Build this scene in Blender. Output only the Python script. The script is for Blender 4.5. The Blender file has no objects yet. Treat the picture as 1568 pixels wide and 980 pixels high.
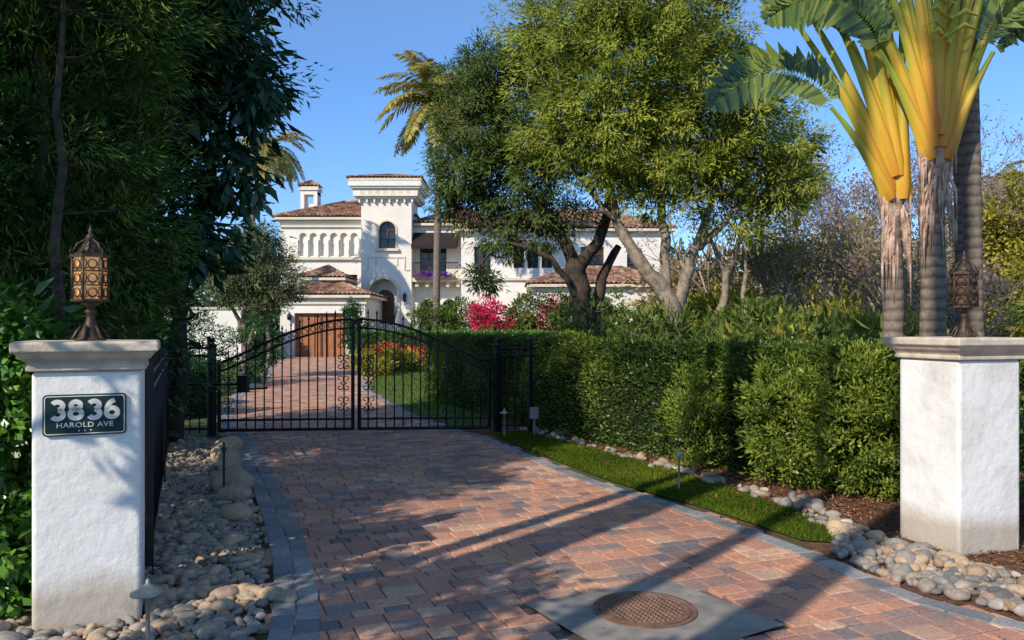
import bpy, math, random
import numpy as np
from mathutils import Vector, Matrix
rng=np.random.default_rng(11); random.seed(11)
scene=bpy.context.scene
CAMH=1.74

# ------------------------------------------------------------------ helpers
def link(o,parent=None):
    scene.collection.objects.link(o)
    if parent: o.parent=parent
    return o
def empty(name):
    e=bpy.data.objects.new(name,None); e.empty_display_size=.2
    return link(e)
def nrm(a):
    return a/np.maximum(np.linalg.norm(a,axis=-1,keepdims=True),1e-9)
def rvec(n): return nrm(rng.normal(size=(n,3)))
def pn(P,f,s=0.):
    x,y,z=P[:,0]*f+s,P[:,1]*f+1.7*s,P[:,2]*f+2.3*s
    return (np.sin(x*1.0+1.3*np.sin(y*1.1+.5))+np.sin(y*1.3+1.1*np.sin(z*.9+1))+np.sin(z*1.2+1.2*np.sin(x*1.4+2))+.5*np.sin(2.3*x+1.9*y)+.5*np.sin(2.1*z-2.7*x))/4.

class MB:
    def __init__(s): s.v=[];s.f=[];s.m=[];s.s=[]
    def add(s,vs,fs,mat=0,smooth=False):
        b=len(s.v); s.v.extend([tuple(p) for p in vs])
        for f in fs:
            s.f.append([b+i for i in f]); s.m.append(mat); s.s.append(smooth)
    def box(s,x0,x1,y0,y1,z0,z1,mat=0):
        s.add([(x0,y0,z0),(x1,y0,z0),(x1,y1,z0),(x0,y1,z0),(x0,y0,z1),(x1,y0,z1),(x1,y1,z1),(x0,y1,z1)],
          [(3,2,1,0),(4,5,6,7),(0,1,5,4),(1,2,6,5),(2,3,7,6),(3,0,4,7)],mat)
    def tube(s,pts,rad,sides=8,mat=0,smooth=True,flat=1.0):
        pts=[Vector(p) for p in pts]; n=len(pts)
        if not hasattr(rad,'__len__'): rad=[rad]*n
        vs=[];fs=[]
        ref=None
        for i,p in enumerate(pts):
            t=(pts[min(i+1,n-1)]-pts[max(i-1,0)])
            if t.length<1e-9: t=Vector((0,0,1))
            t.normalize()
            if ref is None:
                ref=Vector((1,0,0)) if abs(t.x)<.8 else Vector((0,1,0))
            a=(ref-t*ref.dot(t)).normalized(); b=t.cross(a); ref=a
            for k in range(sides):
                an=2*math.pi*k/sides
                vs.append(p+a*(math.cos(an)*rad[i])+b*(math.sin(an)*rad[i]*flat))
        for i in range(n-1):
            for k in range(sides):
                k2=(k+1)%sides
                fs.append((i*sides+k,i*sides+k2,(i+1)*sides+k2,(i+1)*sides+k))
        fs.append(tuple(range(sides))[::-1]); fs.append(tuple((n-1)*sides+k for k in range(sides)))
        s.add(vs,fs,mat,smooth)
    def lathe(s,prof,c=(0,0,0),sides=16,mat=0,smooth=True,rot=0.,sq=False):
        vs=[];fs=[];n=len(prof)
        for r,z in prof:
            for k in range(sides):
                an=2*math.pi*k/sides+rot
                vs.append((c[0]+r*math.cos(an),c[1]+r*math.sin(an),c[2]+z))
        for i in range(n-1):
            for k in range(sides):
                k2=(k+1)%sides
                fs.append((i*sides+k,i*sides+k2,(i+1)*sides+k2,(i+1)*sides+k))
        fs.append(tuple(range(sides))[::-1]); fs.append(tuple((n-1)*sides+k for k in range(sides)))
        s.add(vs,fs,mat,smooth)
    def sphere(s,c,r,mat=0,n=8,sz=1.0):
        prof=[(max(r*math.sin(math.pi*i/n),1e-4),-r*sz*math.cos(math.pi*i/n)) for i in range(n+1)]
        s.lathe(prof,c,10,mat)
    def build(s,name,mats,parent=None,bevel=0,seg=2):
        me=bpy.data.meshes.new(name); me.from_pydata(s.v,[],s.f)
        for m in mats: me.materials.append(m)
        me.polygons.foreach_set('material_index',s.m); me.polygons.foreach_set('use_smooth',s.s)
        me.update()
        o=bpy.data.objects.new(name,me); link(o,parent)
        if bevel:
            b=o.modifiers.new('bevel','BEVEL'); b.width=bevel; b.segments=seg; b.limit_method='ANGLE'
        return o

def leaf_mesh(name,P,A,S,L,W,V,mat,parent=None,fold=.2):
    N=len(P); L=np.broadcast_to(np.asarray(L,float),(N,))[:,None]; W=np.broadcast_to(np.asarray(W,float),(N,))[:,None]
    Nn=np.cross(A,S)
    co=np.empty((N,4,3),np.float32)
    co[:,0]=P; co[:,1]=P+A*L*.45+S*W*.5+Nn*W*fold; co[:,2]=P+A*L-Nn*L*.05; co[:,3]=P+A*L*.45-S*W*.5+Nn*W*fold
    me=bpy.data.meshes.new(name)
    me.vertices.add(4*N); me.vertices.foreach_set('co',co.ravel())
    me.loops.add(4*N); me.loops.foreach_set('vertex_index',np.arange(4*N,dtype=np.int32))
    me.polygons.add(N); me.polygons.foreach_set('loop_start',np.arange(0,4*N,4,dtype=np.int32))
    at=me.attributes.new('v','FLOAT','POINT'); at.data.foreach_set('value',np.repeat(np.clip(V,0,1),4).astype(np.float32))
    me.materials.append(mat); me.update(calc_edges=True)
    o=bpy.data.objects.new(name,me); return link(o,parent)

def foliage(blobs,ncl,nl,cr,L,W,shell=.45,flat=.7,droop=.2,dark=.5,upb=1.0,irr=.3,out=.5):
    B=np.array([tuple(b)+((1.,) if len(b)==6 else ()) for b in blobs],float); w=(B[:,3]*B[:,4]*B[:,5])**.667*B[:,6]
    w/=w.sum()
    i=rng.choice(len(B),ncl,p=w); d=rvec(ncl); u=rng.random(ncl)
    rr=(shell+(1-shell)*u**.6)*(1+irr*(rng.random(ncl)-.5)*1.2)
    C=B[i,:3]+d*B[i,3:6]*rr[:,None]
    cv=rng.random(ncl); cs=cr*(.6+.8*rng.random(ncl))
    j=np.repeat(np.arange(ncl),nl); n=len(j)
    off=rvec(n)*(rng.random(n)**.5)[:,None]; 
    P=C[j]+off*cs[j][:,None]*np.array([1,1,flat])
    A=nrm(off*.8+d[j]*out+rvec(n)*.5+np.array([0,0,-droop]))
    nn=nrm(np.array([-.25,-.25,1.])*upb+d[j]*.6+rvec(n)*.8)
    S=nrm(np.cross(A,nn))
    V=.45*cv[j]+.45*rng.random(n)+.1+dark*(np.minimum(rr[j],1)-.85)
    LL=L*(.6+.8*rng.random(n)); WW=W*(.7+.6*rng.random(n))
    return dict(P=P,A=A,S=S,L=LL,W=WW,V=V,C=C)
def cat(*fs):
    return {k:np.concatenate([f[k] for f in fs]) for k in fs[0]}
def put(name,f,mat,parent=None): 
    P=f['P']; k=P[:,2]>.02
    return leaf_mesh(name,P[k],f['A'][k],f['S'][k],f['L'][k],f['W'][k],f['V'][k],mat,parent)
def twigs(mb,limbpts,C,maxn,r=.02,mat=0,sag=.15,sides=4):
    LP=np.array(limbpts); sel=C if len(C)<=maxn else C[rng.choice(len(C),maxn,replace=False)]
    for c in sel:
        d=np.linalg.norm(LP-c,axis=1)+ .6*np.maximum(0,LP[:,2]-c[2]); k=int(d.argmin()); a=LP[k]
        m=(a+c)/2+rng.normal(size=3)*d[k]*.08+np.array([0,0,sag*d[k]*.4])
        mb.tube([a,m,c],[r*1.3,r*.8,r*.3],sides,mat)
def chain(mb,pts,rads,sides=8,mat=0,sub=4,jit=.03):
    P=[Vector(p) for p in pts]; out=[];ro=[]
    for i in range(len(P)-1):
        p0=P[max(i-1,0)];p1=P[i];p2=P[i+1];p3=P[min(i+2,len(P)-1)]
        for k in range(sub):
            t=k/sub
            q=.5*((2*p1)+(p2-p0)*t+(2*p0-5*p1+4*p2-p3)*t*t+(3*p1-p0-3*p2+p3)*t**3)
            q=q+Vector(rng.normal(size=3))*jit*(0 if (i==0 and k==0) else 1)
            out.append(q); ro.append((rads[i]*(1-t)+rads[i+1]*t)*(1+.08*random.uniform(-1,1)))
    out.append(P[-1]); ro.append(rads[-1])
    mb.tube(out,ro,sides,mat); return [np.array(q) for q in out]
def smooth2(pts,n=6):
    P=[np.array(p,float) for p in pts]; out=[]
    for i in range(len(P)-1):
        p0=P[max(i-1,0)];p1=P[i];p2=P[i+1];p3=P[min(i+2,len(P)-1)]
        for k in range(n):
            t=k/n; out.append(.5*((2*p1)+(p2-p0)*t+(2*p0-5*p1+4*p2-p3)*t*t+(3*p1-p0-3*p2+p3)*t**3))
    out.append(P[-1]); return np.array(out)
def inpoly(x,y,poly):
    x=np.asarray(x);y=np.asarray(y); r=np.zeros(x.shape,bool); n=len(poly)
    for i in range(n):
        x1,y1=poly[i];x2,y2=poly[(i+1)%n]
        c=((y1>y)!=(y2>y))&(x<(x2-x1)*(y-y1)/((y2-y1) if y2!=y1 else 1e-9)+x1); r^=c
    return r
def samp(poly,n):
    p=np.array(poly); lo=p.min(0);hi=p.max(0); q=lo+(hi-lo)*rng.random((n*5,2)); q=q[inpoly(q[:,0],q[:,1],poly)]; return q[:n]
def sheet(name,poly,z,mat):
    me=bpy.data.meshes.new(name); me.from_pydata([(p[0],p[1],z) for p in poly],[],[list(range(len(poly)))]); me.materials.append(mat)
    me.update(); 
    if me.polygons[0].normal.z<0: me.flip_normals()
    return link(bpy.data.objects.new(name,me))

# ------------------------------------------------------------------ materials
def newmat(name):
    m=bpy.data.materials.new(name); m.use_nodes=True; nt=m.node_tree; b=nt.nodes['Principled BSDF']; return m,nt,b
def ramp(nt,src,stops):
    r=nt.nodes.new('ShaderNodeValToRGB'); e=r.color_ramp.elements
    while len(e)<len(stops): e.new(.5)
    for k,(p,c) in enumerate(stops): e[k].position=p; e[k].color=(c[0],c[1],c[2],1)
    nt.links.new(src,r.inputs[0]); return r.outputs[0]
def noise(nt,scale,detail=4,rough=.6,coord='Object'):
    tc=nt.nodes.new('ShaderNodeTexCoord'); n=nt.nodes.new('ShaderNodeTexNoise'); n.inputs['Scale'].default_value=scale
    n.inputs['Detail'].default_value=detail; n.inputs['Roughness'].default_value=rough
    nt.links.new(tc.outputs[coord],n.inputs['Vector']); return n.outputs['Fac']
def bump(nt,b,h,strength,dist=.01):
    bp=nt.nodes.new('ShaderNodeBump'); bp.inputs['Strength'].default_value=strength; bp.inputs['Distance'].default_value=dist
    nt.links.new(h,bp.inputs['Height']); nt.links.new(bp.outputs[0],b.inputs['Normal'])
def M(name,c1,c2=None,rough=.7,scale=6,metal=0,bs=None,bst=.4,bd=.01,spec=.3):
    m,nt,b=newmat(name); c2=c2 or tuple(x*.75 for x in c1)
    nt.links.new(ramp(nt,noise(nt,scale,2),[(.3,c2),(.68,c1)]),b.inputs['Base Color'])
    b.inputs['Roughness'].default_value=rough; b.inputs['Metallic'].default_value=metal; b.inputs['Specular IOR Level'].default_value=spec
    if bs: bump(nt,b,noise(nt,bs,3,.65),bst,bd)
    return m
def attrcol(nt,stops):
    a=nt.nodes.new('ShaderNodeAttribute'); a.attribute_name='v'; return ramp(nt,a.outputs['Fac'],stops)
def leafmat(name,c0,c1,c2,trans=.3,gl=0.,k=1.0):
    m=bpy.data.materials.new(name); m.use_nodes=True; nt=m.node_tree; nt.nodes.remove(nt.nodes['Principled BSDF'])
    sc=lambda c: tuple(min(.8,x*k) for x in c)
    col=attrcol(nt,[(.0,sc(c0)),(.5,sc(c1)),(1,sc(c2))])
    b=nt.nodes.new('ShaderNodeBsdfDiffuse'); nt.links.new(col,b.inputs['Color'])
    t=nt.nodes.new('ShaderNodeBsdfTranslucent'); nt.links.new(col,t.inputs['Color'])
    mx=nt.nodes.new('ShaderNodeMixShader'); mx.inputs[0].default_value=trans
    nt.links.new(b.outputs[0],mx.inputs[1]); nt.links.new(t.outputs[0],mx.inputs[2]); last=mx
    if gl:
        g=nt.nodes.new('ShaderNodeBsdfGlossy'); g.inputs['Roughness'].default_value=.35; m2=nt.nodes.new('ShaderNodeMixShader'); m2.inputs[0].default_value=gl
        nt.links.new(mx.outputs[0],m2.inputs[1]); nt.links.new(g.outputs[0],m2.inputs[2]); last=m2
    nt.links.new(last.outputs[0],nt.nodes['Material Output'].inputs['Surface']); return m
def stonemat(name,stops,rough=.75,ns=40,bst=.35):
    m,nt,b=newmat(name); col=attrcol(nt,stops)
    n=noise(nt,ns,3,.7); r=ramp(nt,n,[(.3,(.62,.62,.62)),(.7,(1.12,1.1,1.08))])
    mx=nt.nodes.new('ShaderNodeMix'); mx.data_type='RGBA'; mx.blend_type='MULTIPLY'; mx.inputs[0].default_value=1
    nt.links.new(col,mx.inputs[6]); nt.links.new(r,mx.inputs[7]); 
    n2=noise(nt,1.1,3,.6); r2=ramp(nt,n2,[(.35,(.74,.75,.77)),(.65,(1.08,1.05,1.0))])
    my=nt.nodes.new('ShaderNodeMix'); my.data_type='RGBA'; my.blend_type='MULTIPLY'; my.inputs[0].default_value=1
    nt.links.new(mx.outputs[2],my.inputs[6]); nt.links.new(r2,my.inputs[7]); nt.links.new(my.outputs[2],b.inputs['Base Color'])
    b.inputs['Roughness'].default_value=rough; b.inputs['Specular IOR Level'].default_value=.35; bump(nt,b,n,bst,.004); return m

m_leaf_pod=leafmat('podocarpus_leaf',(.022,.055,.014),(.075,.15,.033),(.19,.27,.055),.35)
m_leaf_ficus=leafmat('ficus_leaf',(.014,.045,.018),(.04,.11,.036),(.09,.19,.055),.25,.03)
m_leaf_mag=leafmat('broad_leaf',(.014,.05,.028),(.03,.10,.05),(.07,.17,.08),.15,.07)
m_leaf_bright=leafmat('feathery_leaf',(.07,.11,.018),(.23,.29,.042),(.46,.48,.085),.35)
m_leaf_dark=leafmat('dark_feathery_leaf',(.035,.06,.02),(.09,.14,.04),(.20,.26,.06))
m_leaf_hedge=leafmat('hedge_leaf',(.018,.042,.010),(.075,.13,.022),(.29,.35,.045),.3,.02)
m_leaf_vine=leafmat('vine_leaf',(.03,.09,.012),(.10,.24,.025),(.23,.42,.055),.3,.05)
m_leaf_olive=leafmat('olive_leaf',(.055,.075,.035),(.14,.175,.08),(.26,.30,.14))
m_leaf_yel=leafmat('yellow_green_leaf',(.10,.11,.02),(.29,.28,.045),(.55,.46,.07),.35)
m_leaf_shrub=leafmat('shrub_leaf',(.035,.065,.018),(.10,.155,.035),(.23,.29,.07),.3)
m_leaf_tan=leafmat('dry_leaf',(.15,.12,.06),(.32,.24,.13),(.50,.38,.19),.3)
m_leaf_purple=leafmat('mauve_blossom',(.2,.14,.19),(.33,.25,.32),(.45,.36,.42),.3)
m_flower_pink=leafmat('bougainvillea_bract',(.35,.01,.05),(.7,.02,.12),(.8,.08,.22),.3)
m_flower_red=leafmat('red_flower',(.3,.01,.01),(.6,.03,.03),(.7,.2,.1),.2)
m_flower_blue=leafmat('blue_flower',(.05,.03,.3),(.14,.10,.5),(.6,.06,.12),.2)
m_grass=leafmat('grass_blade',(.035,.075,.008),(.11,.165,.016),(.24,.29,.03),.35)
m_palm_leaf=leafmat('palm_leaf',(.06,.09,.03),(.18,.22,.06),(.42,.38,.12),.3,.04)
m_palm_gold=leafmat('golden_palm_leaf',(.09,.11,.03),(.30,.28,.07),(.62,.50,.14),.4,.03)
m_blade=leafmat('banana_blade',(.04,.08,.015),(.14,.23,.035),(.38,.42,.07),.4,.05)
m_mulch_chip=leafmat('mulch_chip',(.07,.03,.016),(.22,.10,.05),(.42,.23,.13),0.)
m_bark_dark=M('dark_bark',(.10,.075,.055),(.035,.026,.02),.9,9,bs=25,bst=.9,bd=.03)
m_bark_light=M('pale_bark',(.36,.29,.22),(.14,.11,.085),.9,7,bs=20,bst=.9,bd=.03)
m_bark_twig=M('twig_bark',(.42,.33,.26),(.22,.165,.13),.9,7)
m_soil=M('soil',(.12,.08,.055),(.06,.04,.03),.95,5,bs=40,bst=.8)
m_mulch=M('mulch',(.20,.10,.055),(.08,.04,.025),.95,18,bs=60,bst=1,bd=.02)
m_lawn=M('lawn',(.10,.15,.02),(.055,.10,.012),.9,8,bs=90,bst=.8,bd=.02)
m_ground=M('ground',(.09,.11,.035),(.055,.07,.025),.95,.4)
m_joint=M('paver_joint_sand',(.17,.14,.12),(.10,.08,.07),.95,20)
m_paver=stonemat('paver',[(0,(.21,.185,.19)),(.18,(.34,.25,.225)),(.40,(.50,.265,.195)),(.65,(.62,.315,.20)),(.85,(.68,.45,.31)),(1,(.33,.20,.165))],.72)
m_border=stonemat('border_paver',[(0,(.20,.205,.215)),(.5,(.27,.275,.29)),(1,(.37,.37,.37))],.8)
m_cobble=stonemat('river_cobble',[(0,(.15,.15,.155)),(.3,(.32,.30,.27)),(.55,(.42,.33,.24)),(.78,(.54,.40,.26)),(.9,(.36,.23,.155)),(1,(.58,.53,.46))],.7,25)
m_concrete=M('concrete',(.31,.28,.245),(.17,.155,.14),.85,4,bs=60,bst=.4)
m_rust=M('cast_iron_rust',(.22,.125,.085),(.11,.065,.045),.75,14,bs=60,bst=.6)
m_iron=M('wrought_iron',(.018,.017,.018),(.010,.010,.011),.45,12,metal=.3,spec=.5)
m_bronze=M('lantern_bronze',(.10,.07,.048),(.045,.033,.025),.5,18,metal=.5,bs=50,bst=.4)
m_wall=M('house_stucco',(.81,.765,.69),(.73,.68,.61),.9,1.2)
m_trim=M('house_trim',(.72,.63,.50),(.62,.54,.42),.85,2)
m_white=M('white_paint',(.8,.79,.75),(.72,.71,.68),.7,4)
m_wood=M('garage_wood',(.42,.17,.07),(.26,.105,.045),.6,4,bs=20)
m_door=M('door_wood',(.16,.08,.04),(.09,.045,.02),.5,5)
m_glass,_,b=newmat('window_glass'); b.inputs['Base Color'].default_value=(.03,.035,.04,1); b.inputs['Roughness'].default_value=.08; b.inputs['Specular IOR Level'].default_value=.5
m_awning=M('awning_canvas',(.045,.035,.035),(.03,.024,.025),.95,6,spec=.05)
m_slate=M('plaque_slate',(.014,.042,.040),(.010,.030,.029),.45,14)
m_cream=M('plaque_cream',(.78,.76,.68),(.72,.70,.62),.6,14)
m_stucco,nt,b=newmat('pillar_stucco')
n=noise(nt,2.2,5,.65); c_=ramp(nt,n,[(.28,(.62,.595,.55)),(.5,(.80,.78,.735)),(.7,(.84,.825,.79))])
tc=nt.nodes.new('ShaderNodeTexCoord'); sp=nt.nodes.new('ShaderNodeSeparateXYZ'); nt.links.new(tc.outputs['Object'],sp.inputs[0])
ma=nt.nodes.new('ShaderNodeMath'); ma.operation='MULTIPLY_ADD'; nt.links.new(n,ma.inputs[0]); ma.inputs[1].default_value=-.35; nt.links.new(sp.outputs[2],ma.inputs[2])
r_=ramp(nt,ma.outputs[0],[(.0,(.62,.55,.47)),(.16,(1,1,1))]); mx=nt.nodes.new('ShaderNodeMix'); mx.data_type='RGBA'; mx.blend_type='MULTIPLY'; mx.inputs[0].default_value=1
nt.links.new(c_,mx.inputs[6]); nt.links.new(r_,mx.inputs[7]); nt.links.new(mx.outputs[2],b.inputs['Base Color']); b.inputs['Roughness'].default_value=.9
n2=noise(nt,11,6,.6); bump(nt,b,n2,.5,.02)
m_cap=M('pillar_cap_stone',(.66,.56,.44),(.44,.37,.29),.85,7,bs=45,bst=.5)
m_tile,nt,b=newmat('clay_tile')
tc=nt.nodes.new('ShaderNodeTexCoord'); vo=nt.nodes.new('ShaderNodeTexVoronoi'); vo.inputs['Scale'].default_value=3.2
nt.links.new(tc.outputs['Object'],vo.inputs['Vector']); sp=nt.nodes.new('ShaderNodeSeparateColor'); nt.links.new(vo.outputs['Color'],sp.inputs[0])
nt.links.new(ramp(nt,sp.outputs[0],[(0,(.12,.06,.045)),(.4,(.25,.125,.08)),(.75,(.35,.20,.135)),(1,(.44,.31,.23))]),b.inputs['Base Color']); b.inputs['Roughness'].default_value=.85
m_amber,nt,b=newmat('amber_glass'); b.inputs['Base Color'].default_value=(.6,.32,.10,1); b.inputs['Roughness'].default_value=.25
t=noise(nt,25,3); nt.links.new(ramp(nt,t,[(.35,(.6,.2,.04)),(.65,(.95,.55,.25))]),b.inputs['Emission Color']); b.inputs['Emission Strength'].default_value=.35
m_sheath=leafmat('palm_sheath',(.72,.24,.02),(.78,.48,.05),(.34,.42,.06),.25,.03)
m_husk=M('palm_husk',(.66,.47,.36),(.30,.18,.125),.85,9,bs=30,bst=.8,bd=.02)
m_ptrunk,nt,b=newmat('palm_trunk')
tc=nt.nodes.new('ShaderNodeTexCoord'); wv=nt.nodes.new('ShaderNodeTexWave'); wv.bands_direction='Z'; wv.inputs['Scale'].default_value=2.6; wv.inputs['Distortion'].default_value=1.2; wv.inputs['Detail'].default_value=3; wv.inputs['Detail Scale'].default_value=3
nt.links.new(tc.outputs['Object'],wv.inputs['Vector']); c_=ramp(nt,wv.outputs['Fac'],[(.0,(.13,.10,.08)),(.25,(.21,.165,.13)),(.9,(.25,.20,.16))])
nn_=ramp(nt,noise(nt,14,4,.7),[(.3,(.55,.53,.5)),(.7,(1.2,1.15,1.1))]); mx=nt.nodes.new('ShaderNodeMix'); mx.data_type='RGBA'; mx.blend_type='MULTIPLY'; mx.inputs[0].default_value=1
nt.links.new(c_,mx.inputs[6]); nt.links.new(nn_,mx.inputs[7]); nt.links.new(mx.outputs[2],b.inputs['Base Color'])
b.inputs['Roughness'].default_value=.9; bump(nt,b,wv.outputs['Fac'],.3,.02)
m_palm_stem=M('frond_stem',(.30,.29,.09),(.18,.18,.06),.6,8)

# ------------------------------------------------------------------ world, sun, camera
SD=Vector((.63,.776,0)).normalized(); EL=math.radians(35)
w=bpy.data.worlds.new('World'); scene.world=w; w.use_nodes=True; nt=w.node_tree
sky=nt.nodes.new('ShaderNodeTexSky'); sky.sky_type='NISHITA'; sky.sun_disc=False; sky.sun_elevation=EL
sky.sun_rotation=math.atan2(-SD.x,-SD.y)%(2*math.pi); sky.air_density=1.0; sky.dust_density=.0; sky.ozone_density=2.2
tc=nt.nodes.new('ShaderNodeTexCoord'); sp=nt.nodes.new('ShaderNodeSeparateXYZ'); nt.links.new(tc.outputs['Generated'],sp.inputs[0])
gr=ramp(nt,sp.outputs[2],[(.0,(.42,.58,.82)),(.10,(.42,.58,.84)),(.3,(.47,.66,.90)),(.6,(.95,.93,.88))])
mx=nt.nodes.new('ShaderNodeMix'); mx.data_type='RGBA'; mx.blend_type='MULTIPLY'; mx.inputs[0].default_value=1; mx.clamp_result=False
nt.links.new(sky.outputs[0],mx.inputs[6]); nt.links.new(gr,mx.inputs[7])
nt.links.new(mx.outputs[2],nt.nodes['Background'].inputs[0]); nt.nodes['Background'].inputs[1].default_value=.22
sl=bpy.data.lights.new('sun','SUN'); sl.energy=5.0; sl.angle=math.radians(.4); sl.color=(1,.90,.76)
so=bpy.data.objects.new('sun',sl); link(so); d=Vector((SD.x*math.cos(EL),SD.y*math.cos(EL),-math.sin(EL))); so.rotation_euler=d.to_track_quat('-Z','Y').to_euler(); so.location=(-20,-20,30)
cam=bpy.data.cameras.new('camera'); cam.lens=28; cam.sensor_width=36; cam.shift_y=.0064; cam.clip_end=1500; cam.clip_start=.05
co=bpy.data.objects.new('camera',cam); link(co); co.location=(0,0,CAMH); co.rotation_euler=(math.radians(90),0,0); scene.camera=co
scene.view_settings.view_transform='Standard'; scene.view_settings.look='None'; scene.view_settings.exposure=0

# ------------------------------------------------------------------ ground, driveway
sheet('ground',[(-500,-300),(500,-300),(500,900),(-500,900)],0,m_ground)
Lp=smooth2([(-1.1,2.2),(-1.2,3.2),(-1.35,4.42),(-1.78,5.9),(-2.42,7.6),(-3.35,9.9),(-4.34,12.3),(-5.6,15.2),(-7,20),(-8.8,28.3),(-11.4,37),(-13.0,44.9)],8)
Rp=smooth2([(9,2.6),(5,3.5),(3.6,4.15),(2.97,4.6),(2.58,5.1),(2.28,6.07),(1.69,7.45),(.86,9.03),(-.4,12.3),(-1.17,13.7),(-2.67,17.7),(-4.33,23.6),(-5.46,32.7),(-7.8,44.9)],8)
drive=[(9,-4),(9,2.6)]+[tuple(p) for p in Rp[1:]]+[tuple(p) for p in Lp[::-1]]+[(-1.1,-4)]
sheet('driveway',drive,.006,m_joint)
mc=np.array([.80,4.80])
pad=[(.08,4.9),(1.02,5.42),(1.56,4.56),(.62,3.96)]
def paver_mesh(name,quads,h0,h1,mat,inset=.008):
    V=[];F=[];A=[]
    for q,v in quads:
        q=np.array(q); c=q.mean(0); dz=rng.normal()*.0018; tx,ty=rng.normal(size=2)*.010
        b=len(V)
        qi=c+(q-c)*(1-inset/np.maximum(np.abs(q-c).mean(),.02))
        for p in q: V.append((p[0],p[1],h0))
        for p in q: V.append((p[0],p[1],h1-.006+dz))
        for p in qi: V.append((p[0],p[1],h1+dz+(p[0]-c[0])*tx+(p[1]-c[1])*ty))
        for k in range(4):
            k2=(k+1)%4; F.append((b+k,b+k2,b+4+k2,b+4+k)); F.append((b+4+k,b+4+k2,b+8+k2,b+8+k))
        F.append((b+8,b+9,b+10,b+11)); A+= [v]*12
    me=bpy.data.meshes.new(name); me.from_pydata(V,[],F); at=me.attributes.new('v','FLOAT','POINT'); at.data.foreach_set('value',np.array(A,np.float32))
    me.materials.append(mat); me.update(); return link(bpy.data.objects.new(name,me))
quads=[]; ang=math.radians(22); ca,sa=math.cos(ang),math.sin(ang); g=.007
rows=[];y=-12
k=0
while y<52:
    h=[.15,.20,.15,.10][k%4]; rows.append((y,h)); y+=h; k+=1
cand=[]
for (y0,h) in rows:
    x=-22+random.random()*.3
    while x<22:
        wd=random.choice([.15,.2,.2,.26]) if h>.12 else random.choice([.15,.2])
        cand.append((x,y0,wd,h)); x+=wd
cand=np.array(cand); cx=cand[:,0]+cand[:,2]/2; cy=cand[:,1]+cand[:,3]/2
wx=cx*ca-cy*sa; wy=cx*sa+cy*ca
ok=inpoly(wx,wy,drive)&(wy>1.0)&(wx<7); 
ok&=~inpoly(wx,wy,pad)
for a in cand[ok]:
    x,y0,wd,h=a; q=[(x+g/2,y0+g/2),(x+wd-g/2,y0+g/2),(x+wd-g/2,y0+h-g/2),(x+g/2,y0+h-g/2)]
    q=[(p[0]*ca-p[1]*sa,p[0]*sa+p[1]*ca) for p in q]; quads.append((q,min(1,max(0,rng.normal(.52,.25)))))
pv=paver_mesh('brick_paver_paving',quads,.004,.030,m_paver)
def strip(path,offs):
    path=np.array(path); seg=np.linalg.norm(np.diff(path,axis=0),axis=1); s=np.r_[0,np.cumsum(seg)]
    out=[]
    for (o0,o1,st,ph) in offs:
        u=np.arange(ph*st,s[-1],st)
        def at(t):
            p=np.array([np.interp(t,s,path[:,0]),np.interp(t,s,path[:,1])]); q=np.array([np.interp(t+.05,s,path[:,0]),np.interp(t+.05,s,path[:,1])]); r=np.array([np.interp(t-.05,s,path[:,0]),np.interp(t-.05,s,path[:,1])])
            d=(q-r); d/=np.linalg.norm(d)+1e-9; return p,np.array([d[1],-d[0]])
        for t in u[:-1]:
            p,n1=at(t+g/2); r,n2=at(t+st-g/2)
            q=[p+n1*o0,p+n1*(o1-g),r+n2*(o1-g),r+n2*o0]
            a=(q[1][0]-q[0][0])*(q[2][1]-q[1][1])-(q[1][1]-q[0][1])*(q[2][0]-q[1][0])
            if a<0: q=q[::-1]
            out.append((q,rng.random()))
    return out
bq=strip(Lp,[(0.0,.14,.21,0),(.14,.28,.21,.5)])+strip(Rp[4:],[(-.16,0.0,.21,0)])
paver_mesh('border_paver_edging',bq,.002,.037,m_border)
sheet('concrete_pad',pad,.0345,m_concrete)
man=empty('manhole_cover')
mb=MB(); mb.lathe([(.31,.03),(.31,.043),(.285,.043),(.28,.036)],(mc[0],mc[1],0),48,0,False)
mb.lathe([(.272,.034),(.272,.042),(.25,.042),(.245,.038)],(mc[0],mc[1],0),48,0,False)
for i in range(-7,8):
    for j in range(-7,8):
        x=i*.034;y=j*.034
        if x*x+y*y<.225**2: mb.lathe([(.017,.037),(.012,.046)],(mc[0]+x*ca-y*sa,mc[1]+x*sa+y*ca,0),4,0,False,rot=ang)
mb.build('lid',[m_rust],man)

lawnR=[(-.3,12.75)]+[tuple(p+np.array([.17,.05])) for p in Rp if 6.3<p[1]<12.2][::-1][0:]+[(2.62,6.35),(2.75,6.6),(2.66,7.4),(2.28,8.5),(1.8,9.74),(1.12,11.2),(.2,13.1)]
lawnR=[tuple(p) for p in lawnR]
sheet('mulch_bed',[(-.5,12.7),(1.0,9.3),(2.3,6.4),(2.6,5.2),(3.0,4.7),(5,3.6),(9,3.0),(9,9),(6,12),(-2,22),(-3.2,22),(-1.3,14)],.004,m_mulch)
sheet('lawn',lawnR,.018,m_lawn)
lawnI=[(-1.0,13.9),(-2.5,17.8),(-4.15,23.6),(-5.2,32.7),(-6,38),(8,38),(8,20),(-.6,14)]
sheet('lawn',lawnI,.010,m_lawn)
lawnL=[(-5.9,15.4),(-7.3,20),(-9.1,28.3),(-12,38),(-30,38),(-30,15.4)]
sheet('lawn',lawnL,.010,m_lawn)
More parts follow.
